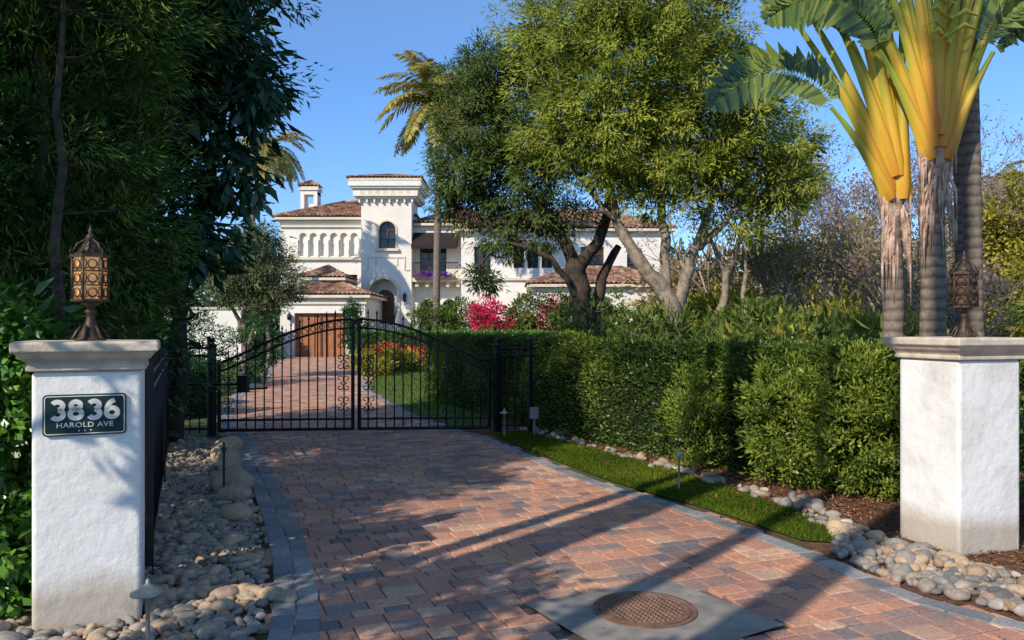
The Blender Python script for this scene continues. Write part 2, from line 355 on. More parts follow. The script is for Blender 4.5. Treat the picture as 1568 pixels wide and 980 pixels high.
def grass(name,poly,n,h,w):
    q=samp(poly,n); k=len(q); P=np.c_[q,np.full(k,.012)]
    A=nrm(np.c_[rng.normal(size=(k,2))*.5,np.ones(k)]); S=nrm(np.cross(A,rvec(k)))
    V=.55*rng.random(k)+.2+.4*pn(P,2.2); return leaf_mesh(name,P,A,S,h*(.5+1.0*rng.random(k)),w,V,m_grass)
grass('grass',lawnR,45000,.04,.008)
grass('grass',lawnI,16000,.07,.03)
mp=[(1.2,9.3),(2.6,6.6),(3.2,5.4),(4.6,4.6),(6.5,4.6),(6.5,8),(4.2,8.5),(0.3,15)]
q=samp(mp,16000); k=len(q); P=np.c_[q,.008+.03*rng.random(k)]; A=nrm(np.c_[rng.normal(size=(k,2)),rng.normal(size=k)*.25]); S=nrm(np.cross(A,nrm(np.c_[rng.normal(size=(k,2))*.4,np.ones(k)])))
leaf_mesh('mulch_chips',P,A,S,.05,.014,rng.random(k),m_mulch_chip)
q=samp(drive[2:],900); q=q[(q[:,1]<13)&(q[:,1]>3.6)]; k=len(q); P=np.c_[q,.034+.006*rng.random(k)]; A=nrm(np.c_[rng.normal(size=(k,2)),.05*rng.random(k)]); S=nrm(np.cross(A,nrm(np.c_[rng.normal(size=(k,2))*.2,np.ones(k)])))
leaf_mesh('fallen_leaves',P,A,S,.03,.010,rng.random(k),m_leaf_tan)
import bmesh
bm=bmesh.new(); bmesh.ops.create_icosphere(bm,subdivisions=2,radius=1); IV=np.array([v.co[:] for v in bm.verts]); IF=np.array([[v.index for v in f.verts] for f in bm.faces]); bm.free()
def cobbles(name,items):
    V=[];F=[];A=[]
    for (x,y,s,v) in items:
        a=random.random()*6.28; sc=np.array([s*random.uniform(.8,1.5),s*random.uniform(.6,1),s*random.uniform(.42,.8)])
        p=IV*(1+.34*pn(IV*1.7+rng.normal(size=3)*9,1.0)[:,None])*sc
        tl=rng.normal()*.35; p=np.c_[p[:,0],p[:,1]*math.cos(tl)-p[:,2]*math.sin(tl),p[:,1]*math.sin(tl)+p[:,2]*math.cos(tl)]
        p=np.c_[p[:,0]*math.cos(a)-p[:,1]*math.sin(a),p[:,0]*math.sin(a)+p[:,1]*math.cos(a),p[:,2]]
        p+=np.array([x,y,sc[2]*.55+.005+rng.random()*.02])
        F.append(IF+len(V)*len(IV)); V.append(p); A+=[v]*len(IV)
    V=np.concatenate(V);F=np.concatenate(F)
    me=bpy.data.meshes.new(name); me.from_pydata(V.tolist(),[],F.tolist()); at=me.attributes.new('v','FLOAT','POINT'); at.data.foreach_set('value',np.array(A,np.float32))
    me.materials.append(m_cobble); me.polygons.foreach_set('use_smooth',[True]*len(me.polygons)); me.update(); return link(bpy.data.objects.new(name,me))
def jit(poly,sp):
    p=np.array(poly); lo=p.min(0);hi=p.max(0); X,Y=np.meshgrid(np.arange(lo[0],hi[0],sp),np.arange(lo[1],hi[1],sp*.9)); X=X.ravel()+rng.normal(size=X.size)*sp*.3;Y=Y.ravel()+rng.normal(size=Y.size)*sp*.3
    k=inpoly(X,Y,poly); return np.c_[X[k],Y[k]]
Ls=[tuple(p+np.array([-.06,-.02])) for p in Lp if 3.6<p[1]<12.3]
rockL=Ls+[(-5.5,12.5),(-3.95,8.7),(-2.6,5.4),(-3.0,4.3),(-3.0,3.6)]
sheet('gravel_bed',rockL+[],.004,m_soil)
def inpil(x,y): return math.hypot(x+2.54,y-4.82)<.34
it=[(x,y,random.uniform(.018,.048),rng.random()) for x,y in jit(rockL,.055) if not inpil(x,y)]
it+=[(x,y,random.uniform(.045,.085),rng.beta(3,2)) for x,y in samp(rockL,150) if not inpil(x,y)]
it+=[(-2.45,7.1,.17,.75),(-2.95,8.3,.21,.72),(-3.3,9.3,.23,.78),(-3.75,10.3,.18,.7),(-2.75,7.85,.14,.6),(-3.9,10.9,.16,.74),(-3.15,8.7,.13,.8),(-2.2,6.3,.10,.7),(-3.5,9.9,.12,.65)]
for t in np.linspace(0,1,17): it.append((-2.25+.85*t,4.95+.55*math.sin(t*3)*.3,random.uniform(.055,.085),random.uniform(.55,.82)))
cobbles('river_cobbles',it)
rockR=[(2.62,6.45),(2.42,6.1),(2.62,5.3),(3.05,4.78),(3.7,4.25),(5,3.7),(5.3,4.1),(4.3,4.8),(3.55,5.35),(3.25,5.9),(3.0,6.5),(2.8,7.0)]
it=[(x,y,random.uniform(.022,.06),rng.random()) for x,y in jit(rockR,.07)]
it+=[(x,y,random.uniform(.055,.095),rng.random()) for x,y in samp(rockR,60)]
e=smooth2([(2.78,6.7),(2.72,7.5),(2.36,8.5),(1.86,9.74),(1.2,11.2),(.3,13.1)],14)
for p in e:
    for k in range(random.choice([1,2,3])): it.append((p[0]+rng.normal()*.09+.05,p[1]+rng.normal()*.09,random.uniform(.025,.075),rng.random()*.9+.1))
cobbles('river_cobbles',it)

# ------------------------------------------------------------------ pillars
def pillar(c,half,rot,H):
    e=empty('gate_pillar'); mb=MB(); s2=math.sqrt(2)
    R=rot+math.pi/4
    mb.lathe([(half*s2*1.0,0.0),(half*s2,H-.17)],c,4,0,False,rot=R); b=mb.build('stucco_body',[m_stucco],e,.025,3)
    mb=MB(); h=half*s2
    prof=[(h+.012,H-.169),(h+.035,H-.165),(h+.035,H-.14),(h+.02,H-.135),(h+.04,H-.115),(h+.075,H-.095),(h+.10,H-.07),(h+.105,H-.062),(h+.125,H-.06),(h+.13,H-.05),(h+.13,H-.012),(h+.115,H)]
    mb.lathe(prof,c,4,0,False,rot=R); mb.build('molded_cap',[m_cap],e,.008,2); return e
PL=(-2.54,4.82,0); PLr=math.radians(23); HL=1.655
PR=(3.56,6.36,0); PRr=math.radians(17); HR=1.655
pillar(PL,.28,PLr,HL); pillar(PR,.30,PRr,HR)
pq=empty('address_plaque')
fn=Vector((math.sin(PLr),-math.cos(PLr),0)); ft=Vector((math.cos(PLr),math.sin(PLr),0))
pc=Vector(PL)+fn*.282+ft*(-.012); pc.z=1.238
Mx=Matrix(((ft.x,0,fn.x,pc.x),(ft.y,0,fn.y,pc.y),(0,1,0,pc.z),(0,0,0,1)))
def plate(w,h,r,z0,z1):
    pts=[]
    for cx,cy,a0 in ((w-r,h-r,0),(-w+r,h-r,90),(-w+r,-h+r,180),(w-r,-h+r,270)):
        for k in range(6):
            a=math.radians(a0+18*k); pts.append((cx+r*math.cos(a),cy+r*math.sin(a)))
    n=len(pts); mb=[(x,y,z0) for x,y in pts]+[(x,y,z1) for x,y in pts]
    return mb,[tuple(range(n,2*n)),tuple(range(n))[::-1]]+[(i,(i+1)%n,n+(i+1)%n,n+i) for i in range(n)],pts
mb=MB()
v,f,_=plate(.212,.117,.022,0,.012); mb.add(v,f,0)
v,f,o1=plate(.204,.109,.018,.0125,.0145)
_,_,i1=plate(.199,.104,.014,.0125,.0145); n=len(o1)
mb.add([(x,y,.0145) for x,y in o1]+[(x,y,.0145) for x,y in i1],[(k,(k+1)%n,n+(k+1)%n,n+k) for k in range(n)],1)
for dx in (-.03,0,.03): mb.lathe([(.006,.0125),(.003,.0145)],(dx,-.090,0),4,1,False)
def stroke(pts,w=.0135):
    n=len(pts); vs=[]
    for i in range(n):
        a=Vector(pts[max(i-1,0)]);b_=Vector(pts[min(i+1,n-1)]); t=(b_-a).normalized(); p=Vector(pts[i]); nn=Vector((-t.y,t.x))
        for sg,z in ((-1,.012),(-1,.0175),(1,.0175),(1,.012)): vs.append((p.x+nn.x*sg*w,p.y+nn.y*sg*w,z))
    fs=[]
    for i in range(n-1):
        for k in range(3): fs.append((i*4+k,(i+1)*4+k,(i+1)*4+k+1,i*4+k+1))
    fs+=[(0,1,2,3),(4*n-1,4*n-2,4*n-3,4*n-4)]
    mb.add(vs,fs,1)
def arc(cx,cy,rx,ry,a0,a1,n=16): return [(cx+rx*math.cos(math.radians(a0+(a1-a0)*i/n)),cy+ry*math.sin(math.radians(a0+(a1-a0)*i/n))) for i in range(n+1)]
cy=.030
for kx,ch in ((-.138,'3'),(-.046,'8'),(.046,'3'),(.138,'6')):
    if ch=='3': stroke(arc(kx,cy+.0235,.0265,.0225,150,-80)); stroke(arc(kx,cy-.0245,.029,.025,82,-150))
    if ch=='8': stroke(arc(kx,cy+.0245,.0235,.0205,0,360,20)); stroke(arc(kx,cy-.0235,.029,.0255,0,360,20))
    if ch=='6': stroke(arc(kx,cy-.0215,.029,.0265,0,360,20)); stroke([(kx+.014,cy+.050)]+arc(kx+.014,cy-.012,.041,.058,105,170,8))
o=mb.build('slate_plate',[m_slate,m_cream],pq); o.matrix_world=Mx
def text(s,size,x,y,off,sx=1.,parent=pq):
    c=bpy.data.curves.new('text','FONT'); c.body=s; c.size=size; c.align_x='CENTER'; c.extrude=.0015; c.offset=off; c.space_character=1.08
    o=bpy.data.objects.new('lettering',c); link(o,parent); c.materials.append(m_cream)
    o.matrix_world=Mx@Matrix.Translation((x,y,.0145))@Matrix.Diagonal((sx,1,1,1))
text('HAROLD AVE',.040,0,-.070,.0004,1.12)

def lantern(c,rot,glow=m_amber):
    e=empty('pillar_lantern'); mb=MB(); x,y,z=c
    mb.lathe([(.085,0),(.085,.012),(.07,.02),(.06,.05),(.035,.09),(.024,.13),(.022,.16),(.036,.175),(.022,.19),(.024,.205),(.05,.22),(.072,.235)],(x,y,z),18,0)
    for k in range(6):
        a=rot+k*math.pi/3; u=Vector((math.cos(a),math.sin(a),0)); C=Vector((x,y,z))
        mb.tube([C+u*.05+Vector((0,0,.09)),C+u*.075+Vector((0,0,.05)),C+u*.09+Vector((0,0,.02)),C+u*.105+Vector((0,0,.008))],[.008,.011,.009,.006],6)
    R=.098
    for z0,z1,r in ((.235,.25,R+.008),(.50,.517,R+.012),(.517,.527,R-.01)):
        mb.lathe([(r,z0),(r,z1)],(x,y,z),6,0,False,rot=rot)
    for k in range(6):
        a=rot+k*math.pi/3; a2=a+math.pi/3
        p=Vector((x+R*math.cos(a),y+R*math.sin(a),z)); q=Vector((x+R*math.cos(a2),y+R*math.sin(a2),z))
        mb.tube([p+Vector((0,0,.25)),p+Vector((0,0,.50))],.008,6)
        mb.tube([p+Vector((0,0,.51)),p+(p-Vector((x,y,z)))*.12+Vector((0,0,.535)),p+Vector((0,0,.56))],[.007,.005,.002],5)
        out=((p+q)/2-Vector((x,y,z))).normalized()*.003
        def P(u,h): return p.lerp(q,u)+Vector((0,0,h))+out
        for h in (.29,.375,.46):
            mb.tube([P(.5+.25*math.cos(t),h+.026*math.sin(t)) for t in np.linspace(0,6.283,11)],.0038,4)
            mb.tube([P(.06,h-.036),P(.3,h-.02),P(.5,h-.036),P(.7,h-.02),P(.94,h-.036)],.0038,4)
            for uu in (.12,.88): mb.tube([P(uu,h-.03),P(uu+.07*(1 if uu<.5 else -1),h),P(uu,h+.03)],.0038,4)
        for h in (.333,.418): mb.tube([P(0,h),P(1,h)],.004,4)
        mb.tube([p+Vector((0,0,.52)),Vector((x,y,z))+(p-Vector((x,y,z)))*.72+Vector((0,0,.58)),Vector((x,y,z))+(p-Vector((x,y,z)))*.22+Vector((0,0,.61)),Vector((x,y,z))+(p-Vector((x,y,z)))*.16+Vector((0,0,.64))],[.006,.006,.005,.004],5)
    mb.lathe([(R*.80,.52),(R*.5,.565),(.028,.59),(.018,.61),(.03,.622),(.018,.635),(.008,.65),(.016,.663),(.008,.675),(.001,.70)],(x,y,z),12,0)
    mb.build('bronze_frame',[m_bronze],e)
    mb=MB(); mb.lathe([(R-.008,.251),(R-.008,.499)],(x,y,z),6,0,False,rot=rot); mb.build('glass',[glow],e)
m_smoke=M('smoked_glass',(.16,.09,.055),(.06,.035,.025),.3,20)
lantern((PL[0]+.0,PL[1]-.02,HL),PLr+.2); lantern((PR[0]+.05,PR[1],HR),PRr,m_smoke)

# ------------------------------------------------------------------ gate
gt=empty('driveway_gate'); GL=np.array([-4.65,12.65]);GC=np.array([-2.52,12.87]);GR=np.array([-.37,13.05])
def topz(u): return 1.16+ .70*math.sin(min(1,u)*math.pi/2)**1.15
def spiral(mb,C,ux,r,turn,a0,sgn,rad=.007):
    pts=[]
    for i in range(15):
        t=i/14; a=a0+sgn*turn*t*6.283; rr=r*(1-.8*t); pts.append(C+ux*(rr*math.cos(a))+Vector((0,0,rr*math.sin(a))))
    mb.tube(pts,rad,5)
def gleaf(name,A,B):
    mb=MB(); A3=Vector((A[0],A[1],0));B3=Vector((B[0],B[1],0)); ux=(B3-A3).normalized(); Lg=(B3-A3).length
    def P(u,z): return A3.lerp(B3,u)+Vector((0,0,z))
    z0=.07
    mb.tube([P(0,z0),P(0,topz(0)+.05)],.03,4,smooth=False); mb.tube([P(.985,z0),P(.985,topz(1)+.0)],.03,4,smooth=False)
    for z,r in ((.09,.026),(.25,.018)): mb.tube([P(0,z),P(.985,z)],r,4,smooth=False)
    us=np.linspace(0,.985,16)
    mb.tube([P(u,topz(u)) for u in us],.022,6); mb.tube([P(u,topz(u)-.14) for u in us],.018,6)
    nb=15
    for i in range(1,nb):
        u=i/nb*.985
        mb.tube([P(u,.09),P(u,topz(u)+.09)],.0115,5); t=P(u,topz(u)+.09); mb.lathe([(.008,0),(.02,.02),(.012,.045),(.001,.085)],t,6,0)
        if i<nb-1: 
            uu=(i+.5)/nb*.985; mb.tube([P(uu,topz(uu)-.07)+ux*.045*math.cos(a)+Vector((0,0,.045*math.sin(a))) for a in np.linspace(0,6.283,9)],.007,4)
    for (ua,ub) in ((.02,.12),(.86,.97)):
        um=(ua+ub)/2; wv_=(ub-ua)*Lg/2
        top=topz(um)-.2; z=.32
        while z<top-.1:
            for sg in (-1,1):
                spiral(mb,P(um,z+.10)+ux*sg*wv_*.45,ux,wv_*.55,1.1,math.pi/2,sg,.008)
                spiral(mb,P(um,z+.24)+ux*sg*wv_*.45,ux,wv_*.55,1.1,-math.pi/2,-sg,.008)
            z+=.34
    mb.build(name,[m_iron],gt)
gleaf('gate_leaf_left',GL,GC-np.array([.02,0])); gleaf('gate_leaf_right',GR,GC+np.array([.02,0]))
mb=MB()
for p in (GL-np.array([.1,.0]),GR+np.array([.12,0])):
    mb.tube([(p[0],p[1],0),(p[0],p[1],1.42)],.055,4,smooth=False); mb.lathe([(.06,0),(.075,.02),(.02,.06),(.045,.10),(.001,.15)],(p[0],p[1],1.42),10)
mb.build('gate_posts',[m_iron],gt)
mb=MB(); mb.box(-4.25,-4.10,12.3,12.45,.72,.96); mb.box(-4.27,-4.08,12.28,12.47,.963,.98); mb.tube([(-5.4,12.4,.84),(-4.2,12.4,.84)],.022,6); mb.tube([(-4.2,12.45,.76),(-3.9,12.7,.76)],.02,6)
mb.build('gate_opener',[m_iron],gt,.01)
def fence(name,pts,h):
    e=empty(name); mb=MB()
    for a,b in zip(pts[:-1],pts[1:]):
        A=Vector((*a,0));B=Vector((*b,0)); L=(B-A).length; n=int(L/.125)
        for z in (.12,h-.14,h-.02): mb.tube([A+Vector((0,0,z)),B+Vector((0,0,z))],.018,4,smooth=False)
        for i in range(n+1):
            p=A.lerp(B,i/n); mb.tube([p+Vector((0,0,.05)),p+Vector((0,0,h+.03))],.0105,4); mb.lathe([(.008,0),(.018,.02),(.001,.07)],p+Vector((0,0,h+.03)),5)
    for a in pts: mb.tube([(*a,0),(*a,h+.1)],.032,4,smooth=False); mb.sphere((*a,h+.13),.04)
    mb.build('iron_bars',[m_iron],e)
fence('iron_fence',[(-2.55,5.6),(-3.8,8.66),(-5.4,12.6),(-4.8,12.62)],1.42)
fence('iron_fence',[(-.2,13.05),(.3,13.15),(.5,13.9)],1.4)

m_verd=M('verdigris_metal',(.42,.38,.31),(.26,.24,.19),.5,16,metal=.3)
def pathlight(x,y,h,r,m=m_verd):
    e=empty('path_light'); mb=MB()
    mb.lathe([(.02,0),(.012,.03),(.011,h-.09),(.02,h-.085),(.018,h-.05)],(x,y,0),10)
    mb.lathe([(r,h-.06),(r*1.0,h-.052),(r*.45,h-.03),(r*.25,h-.012),(.012,h-.005),(.010,h+.012),(.001,h+.02)],(x,y,0),24); mb.build('lamp_body',[m],e)
pathlight(-1.93,4.22,.385,.088); pathlight(-2.93,8.1,.55,.03,m_bronze); pathlight(1.75,8.35,.45,.05); pathlight(-.12,12.4,.45,.07)
ub=empty('utility_box'); mb=MB(); mb.box(.28,.42,12.55,12.66,.28,.46); mb.tube([(.35,12.6,0),(.35,12.6,.3)],.02,6); mb.build('box_on_post',[m_concrete],ub,.01)

# ------------------------------------------------------------------ hedges
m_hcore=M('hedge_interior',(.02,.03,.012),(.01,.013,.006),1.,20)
def hedge(name,path,width,H,n,L,W,mat,base=0,bul=.10,seed=0.):
    e=empty(name); path=smooth2(path,6); seg=np.linalg.norm(np.diff(path,axis=0),axis=1); s=np.r_[0,np.cumsum(seg)]; T=s[-1]
    def at(t):
        x=np.interp(t,s,path[:,0]);y=np.interp(t,s,path[:,1]); x2=np.interp(t+.1,s,path[:,0]);y2=np.interp(t+.1,s,path[:,1]);x1=np.interp(t-.1,s,path[:,0]);y1=np.interp(t-.1,s,path[:,1])
        d=nrm(np.c_[x2-x1,y2-y1]); return np.c_[x,y],d
    ne=int(n*width/(T+width)*.8)
    t=rng.random(n)**1.25*T; a=rng.random(n)*(H*2+width)
    bb_=a>H+width; a[bb_&(rng.random(n)<.7)]*=.35
    t[:ne]=np.where(rng.random(ne)<.5,0,T)
    p,d=at(t); nr=np.c_[d[:,1],-d[:,0]]
    fr=a<H; bk=a>H+width; tp=~(fr|bk)
    off=np.where(fr,0,np.where(bk,width,a-H)); z=np.where(fr,a,np.where(bk,a-H-width,H))
    N=np.zeros((n,3)); N[fr]=np.c_[-nr[fr],np.zeros(fr.sum())]; N[bk]=np.c_[nr[bk],np.zeros(bk.sum())]; N[tp]=[0,0,1]
    off[:ne]=rng.random(ne)*width; z[:ne]=rng.random(ne)*H; sg=np.where(t[:ne]==0,-1,1)[:,None]; N[:ne]=np.c_[d[:ne]*sg,np.zeros(ne)]
    P=np.c_[p+nr*off[:,None],z+base]
    bb=pn(P,2.2,seed)+.6*pn(P,5.1,seed+3)
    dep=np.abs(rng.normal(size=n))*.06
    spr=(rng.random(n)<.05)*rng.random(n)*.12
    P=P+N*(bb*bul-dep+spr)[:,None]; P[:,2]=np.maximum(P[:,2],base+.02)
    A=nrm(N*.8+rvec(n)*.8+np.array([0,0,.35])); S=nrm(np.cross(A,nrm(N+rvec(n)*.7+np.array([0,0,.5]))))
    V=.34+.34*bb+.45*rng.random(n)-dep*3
    leaf_mesh('leaves',P,A,S,L*(.6+.8*rng.random(n)),W*(.7+.6*rng.random(n)),V,mat,e)
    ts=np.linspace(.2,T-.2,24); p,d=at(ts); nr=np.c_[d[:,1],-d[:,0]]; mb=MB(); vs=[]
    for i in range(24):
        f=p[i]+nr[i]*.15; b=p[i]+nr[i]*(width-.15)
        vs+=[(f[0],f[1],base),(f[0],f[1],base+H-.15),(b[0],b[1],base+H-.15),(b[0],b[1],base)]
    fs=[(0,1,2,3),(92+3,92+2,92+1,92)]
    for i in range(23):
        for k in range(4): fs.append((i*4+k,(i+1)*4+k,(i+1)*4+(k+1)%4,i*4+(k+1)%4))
    mb.add(vs,fs); mb.build('dark_core',[m_hcore],e)  # solid dark filler added behind the leaves, its colour stands for inner shade
    return e
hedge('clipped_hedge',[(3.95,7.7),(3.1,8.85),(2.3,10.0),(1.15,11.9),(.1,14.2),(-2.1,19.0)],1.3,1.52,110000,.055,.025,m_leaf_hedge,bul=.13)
f=foliage([(3.0,8.6,.7,.5,.5,.7),(3.5,8.1,.8,.5,.5,.75),(3.9,8.0,1.0,.5,.5,.6),(2.2,9.6,.6,.35,.35,.6)],420,45,.12,.06,.02,shell=.6,droop=-.3,dark=.3); f['V']+=.25
sb=empty('shrub'); put('leaves',f,m_leaf_hedge,sb)
hedge('low_hedge',[(-6.5,36),(-3,35),(2,34)],1.2,1.5,18000,.10,.05,m_leaf_vine,bul=.05)
hedge('boundary_hedge',[(-6.1,14.6),(-8.5,15.2),(-12,15)],1.2,1.0,16000,.07,.03,m_leaf_ficus)

# ------------------------------------------------------------------ left trees
def trunkset(e,limbs,mat,C=None,maxn=0,r=.02,sides=8):
    mb=MB(); pts=[]
    for P,R in limbs: pts+=chain(mb,P,R,sides)
    if maxn: twigs(mb,pts,C,maxn,r)
    mb.build('trunk_and_limbs',[mat],e)
t1=empty('podocarpus_tree')
bl=[(-4.2,6.9,1.9,1.0,.9,1.2),(-4.15,6.9,3.3,1.1,1.0,1.3),(-4.2,7.0,4.9,1.15,1.1,1.3),(-4.5,7.4,6.2,1.2,1.2,1.1),(-3.55,7.2,2.6,.45,.6,1.0),(-3.5,7.3,4.6,.55,.6,1.0),(-5.4,6.4,3.2,1.0,.9,1.9),(-5.6,6.2,5.4,1.0,.9,1.5)]
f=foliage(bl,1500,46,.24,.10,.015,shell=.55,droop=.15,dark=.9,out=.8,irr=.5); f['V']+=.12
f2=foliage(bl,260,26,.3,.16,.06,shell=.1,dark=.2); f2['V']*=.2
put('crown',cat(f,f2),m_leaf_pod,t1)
trunkset(t1,[([(-4.1,6.9,0),(-4.05,6.9,2),(-4.1,6.9,4),(-4.3,7.1,6)],[.09,.075,.05,.02]),([(-3.55,6.2,0),(-3.48,6.15,1.6),(-3.52,6.2,3),(-3.7,6.5,4.6)],[.05,.045,.035,.015]),([(-4.4,6.4,0),(-4.45,6.3,2.2),(-4.2,6.3,4)],[.05,.04,.02])],m_bark_dark,f['C'],300,.012)
t2=empty('ficus_tree')
bl=[(-5.9,11,1.6,1.35,1.2,1.6),(-5.55,11,3.6,1.75,1.5,1.5),(-5.3,11.2,5.4,1.9,1.7,1.6),(-5.4,11.4,7.4,2.2,1.9,1.7),(-7.2,10,4,1.6,1.6,2.4),(-4.6,10.6,5.9,1.1,1.0,1.0),(-5.0,9.2,4.9,1.2,1.2,1.6),(-5.3,9.0,3.0,.9,1.0,1.4),(-4.9,9.4,6.8,1.3,1.2,1.2)]
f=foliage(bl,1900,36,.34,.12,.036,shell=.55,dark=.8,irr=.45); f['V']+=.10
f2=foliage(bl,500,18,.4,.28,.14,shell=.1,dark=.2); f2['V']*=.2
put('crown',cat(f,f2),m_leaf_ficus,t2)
trunkset(t2,[([(-5.6,11,0),(-5.5,11,2.2),(-5.3,11,4.5),(-5.2,11.2,7)],[.2,.17,.12,.04]),([(-5.5,11,2.0),(-4.9,10.7,3.4),(-4.4,10.6,5)],[.12,.08,.03]),([(-5.3,10.2,0),(-5.0,10.1,1.8),(-4.9,9.9,3.5)],[.1,.08,.04])],m_bark_dark,f['C'],200,.02)
t3=empty('magnolia_tree')
bl=[(-3.85,11.0,5.3,.65,.6,.7),(-3.95,11,3.9,.5,.5,.6),(-3.5,10.9,4.9,.35,.4,.4),(-4.3,11,2.9,.5,.5,.5),(-3.9,10.8,6.6,.6,.6,.6),(-4.2,10.6,7.6,.7,.7,.6)]
f=foliage(bl,170,16,.26,.24,.085,shell=.5,droop=.9,flat=.8,dark=.5); f['V']+=.1
put('crown',f,m_leaf_mag,t3)
trunkset(t3,[([(-4.9,11.6,0),(-4.7,11.4,2.4),(-4.2,11.1,4),(-3.8,11,5.6)],[.12,.1,.06,.03])],m_bark_dark,f['C'],100,.015)
v1=empty('vine_hedge')
bl=[(-3.3,5.15,.5,.42,.4,.6),(-3.35,5.15,1.2,.42,.4,.65),(-3.5,5.2,1.7,.4,.35,.35),(-3.15,4.95,.25,.25,.3,.35),(-4.1,5.1,.9,.6,.5,1.0)]
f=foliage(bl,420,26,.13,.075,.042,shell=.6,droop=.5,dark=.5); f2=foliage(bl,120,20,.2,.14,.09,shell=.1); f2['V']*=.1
put('leaves',cat(f,f2),m_leaf_vine,v1)

# ------------------------------------------------------------------ garden behind gate
t4=empty('olive_tree')
bl=[(-8.6,26,3.9,1.3,1.2,1.0),(-9.5,26,3.2,1.0,1,.9),(-7.7,26,3.3,.95,.9,.9),(-8.4,26,4.6,.8,.8,.6),(-8.2,26,2.6,1.0,.8,.5)]
f=foliage(bl,420,50,.3,.13,.035,shell=.4,dark=.6); put('crown',f,m_leaf_olive,t4)
trunkset(t4,[([(-8.8,26,0),(-8.7,26,1.1),(-9.3,26,2.6)],[.14,.11,.04]),([(-8.7,26,1.0),(-8.3,26,2),(-7.9,26,3.2)],[.1,.07,.03]),([(-8.75,26,1.1),(-8.7,26,2.4),(-8.5,26,4)],[.08,.06,.03]),([(-8.2,26.3,0),(-8.0,26.3,1.4),(-8.4,26,2.8)],[.09,.07,.03])],m_bark_light,f['C'],120,.02)
def shrub(name,bl,ncl,nl,cr,L,W,mat,**k):
    e=empty(name); f=foliage(bl,ncl,nl,cr,L,W,**k); put('leaves',f,mat,e)
    mb=MB()
    for b in bl:
        for q in range(3): mb.tube([(b[0]+random.uniform(-.1,.1),b[1],0),(b[0]+random.uniform(-.3,.3)*b[3],b[1],b[2]*.6),(b[0]+random.uniform(-.7,.7)*b[3],b[1],b[2]+b[5]*.4)],[.03,.02,.008],5)
    mb.build('stems',[m_bark_dark],e); return e
shrub('round_shrub',[(-9.0,22,1.25,1.1,1.0,1.0),(-7.9,24,1.0,.8,.8,.9),(-10.8,23,1.4,1.2,1,1.3)],500,40,.2,.10,.035,m_leaf_ficus,shell=.7,dark=.5)
shrub('shrub',[(-8.2,20,.5,.9,.6,.5),(-9.6,19.5,.7,1.0,.7,.8),(-6.9,17.2,.35,.5,.5,.4),(-7.6,17,.6,.8,.6,.6)],420,36,.15,.10,.03,m_leaf_shrub,shell=.6)
shrub('round_shrub',[(-4.0,42,1.6,1.5,1.2,1.3),(-2.6,43,1.8,1.1,1.1,1.4)],300,40,.3,.15,.07,m_leaf_shrub,shell=.7)
shrub('shrub',[(-13.8,43.5,1.2,1.0,.6,1.4),(-8.6,44,1.2,.6,.6,1.3),(-8.7,43.5,2.2,.45,.45,1.0)],260,40,.25,.14,.07,m_leaf_ficus,shell=.6)
shrub('flower_bed',[(-5.6,33,.4,1.0,.8,.4),(-4.4,31,.4,.9,.8,.4),(-4.9,28,.3,.7,.7,.3)],200,36,.22,.12,.06,m_leaf_yel,shell=.6)
shrub('red_flowers',[(-5.4,33.2,.7,.7,.6,.3),(-3.9,32,.6,.5,.6,.3)],50,16,.2,.10,.07,m_flower_red,shell=.6)
shrub('bougainvillea',[(-1.2,40,2.3,.8,.8,1.0),(.2,40,1.7,.9,.8,.9),(1.8,40,2.0,.9,.8,.9),(2.4,40,2.8,.6,.6,.6),(-.9,40,1.2,1.0,.8,.8)],230,36,.28,.13,.09,m_flower_pink,shell=.5)
shrub('shrub',[(1.1,39.8,2.4,1.2,.8,1.0),(3.2,39,2.1,1.2,1,1.6),(-.1,39.5,1.2,1.6,.7,.8),(4.4,36,1.6,1.2,1,1.6)],420,36,.3,.16,.08,m_leaf_shrub,shell=.6)

# ------------------------------------------------------------------ big central trees
tA=empty('melaleuca_tree')
bl=[(-1.0,19.5,6.5,1.15,1.3,1.5),(-1.25,19.3,5.1,.8,1,1.0),(-.3,19.3,3.9,.8,.9,.6,.6),(.2,19.3,5.3,1.3,1.3,1.2),(-.6,19.6,7.9,.9,1,.9),(.6,19.8,6.8,1.3,1.4,1.2),(1.0,19,4.3,1.1,1,.7,.4),(-.75,19,2.9,.4,.6,.4,.35),(.9,19.5,8.2,1.2,1.2,1.0)]
f=foliage(bl,900,54,.30,.14,.033,shell=.35,dark=.6,droop=.5); put('crown',f,m_leaf_dark,tA)
lA=[([(1.75,19,0),(1.7,19,1.6),(1.6,19,2.6),(1.5,19,3.3)],[.33,.27,.26,.22]),([(1.5,19,3.2),(.9,19.1,4.3),(.2,19.3,5.3),(-.6,19.5,7.0)],[.18,.13,.09,.03]),([(1.55,19,3.1),(2.2,19,4.1),(2.3,19.2,5.4),(1.6,19.5,7.3)],[.17,.13,.09,.03]),
    ([(1.1,19,4.0),(.2,18.9,4.2),(-.8,19,4.2),(-1.5,19.2,4.6)],[.09,.07,.05,.02]),([(1.6,18.9,2.4),(.9,18.6,3.3),(-.1,18.7,3.7),(-.8,19,3.2)],[.1,.07,.05,.02]),([(1.9,19.2,1.2),(2.1,19.3,2.6),(2.6,19.4,3.7)],[.16,.13,.08])]
trunkset(tA,lA,m_bark_dark,f['C'],420,.022,10)
tB=empty('feathery_shade_tree')
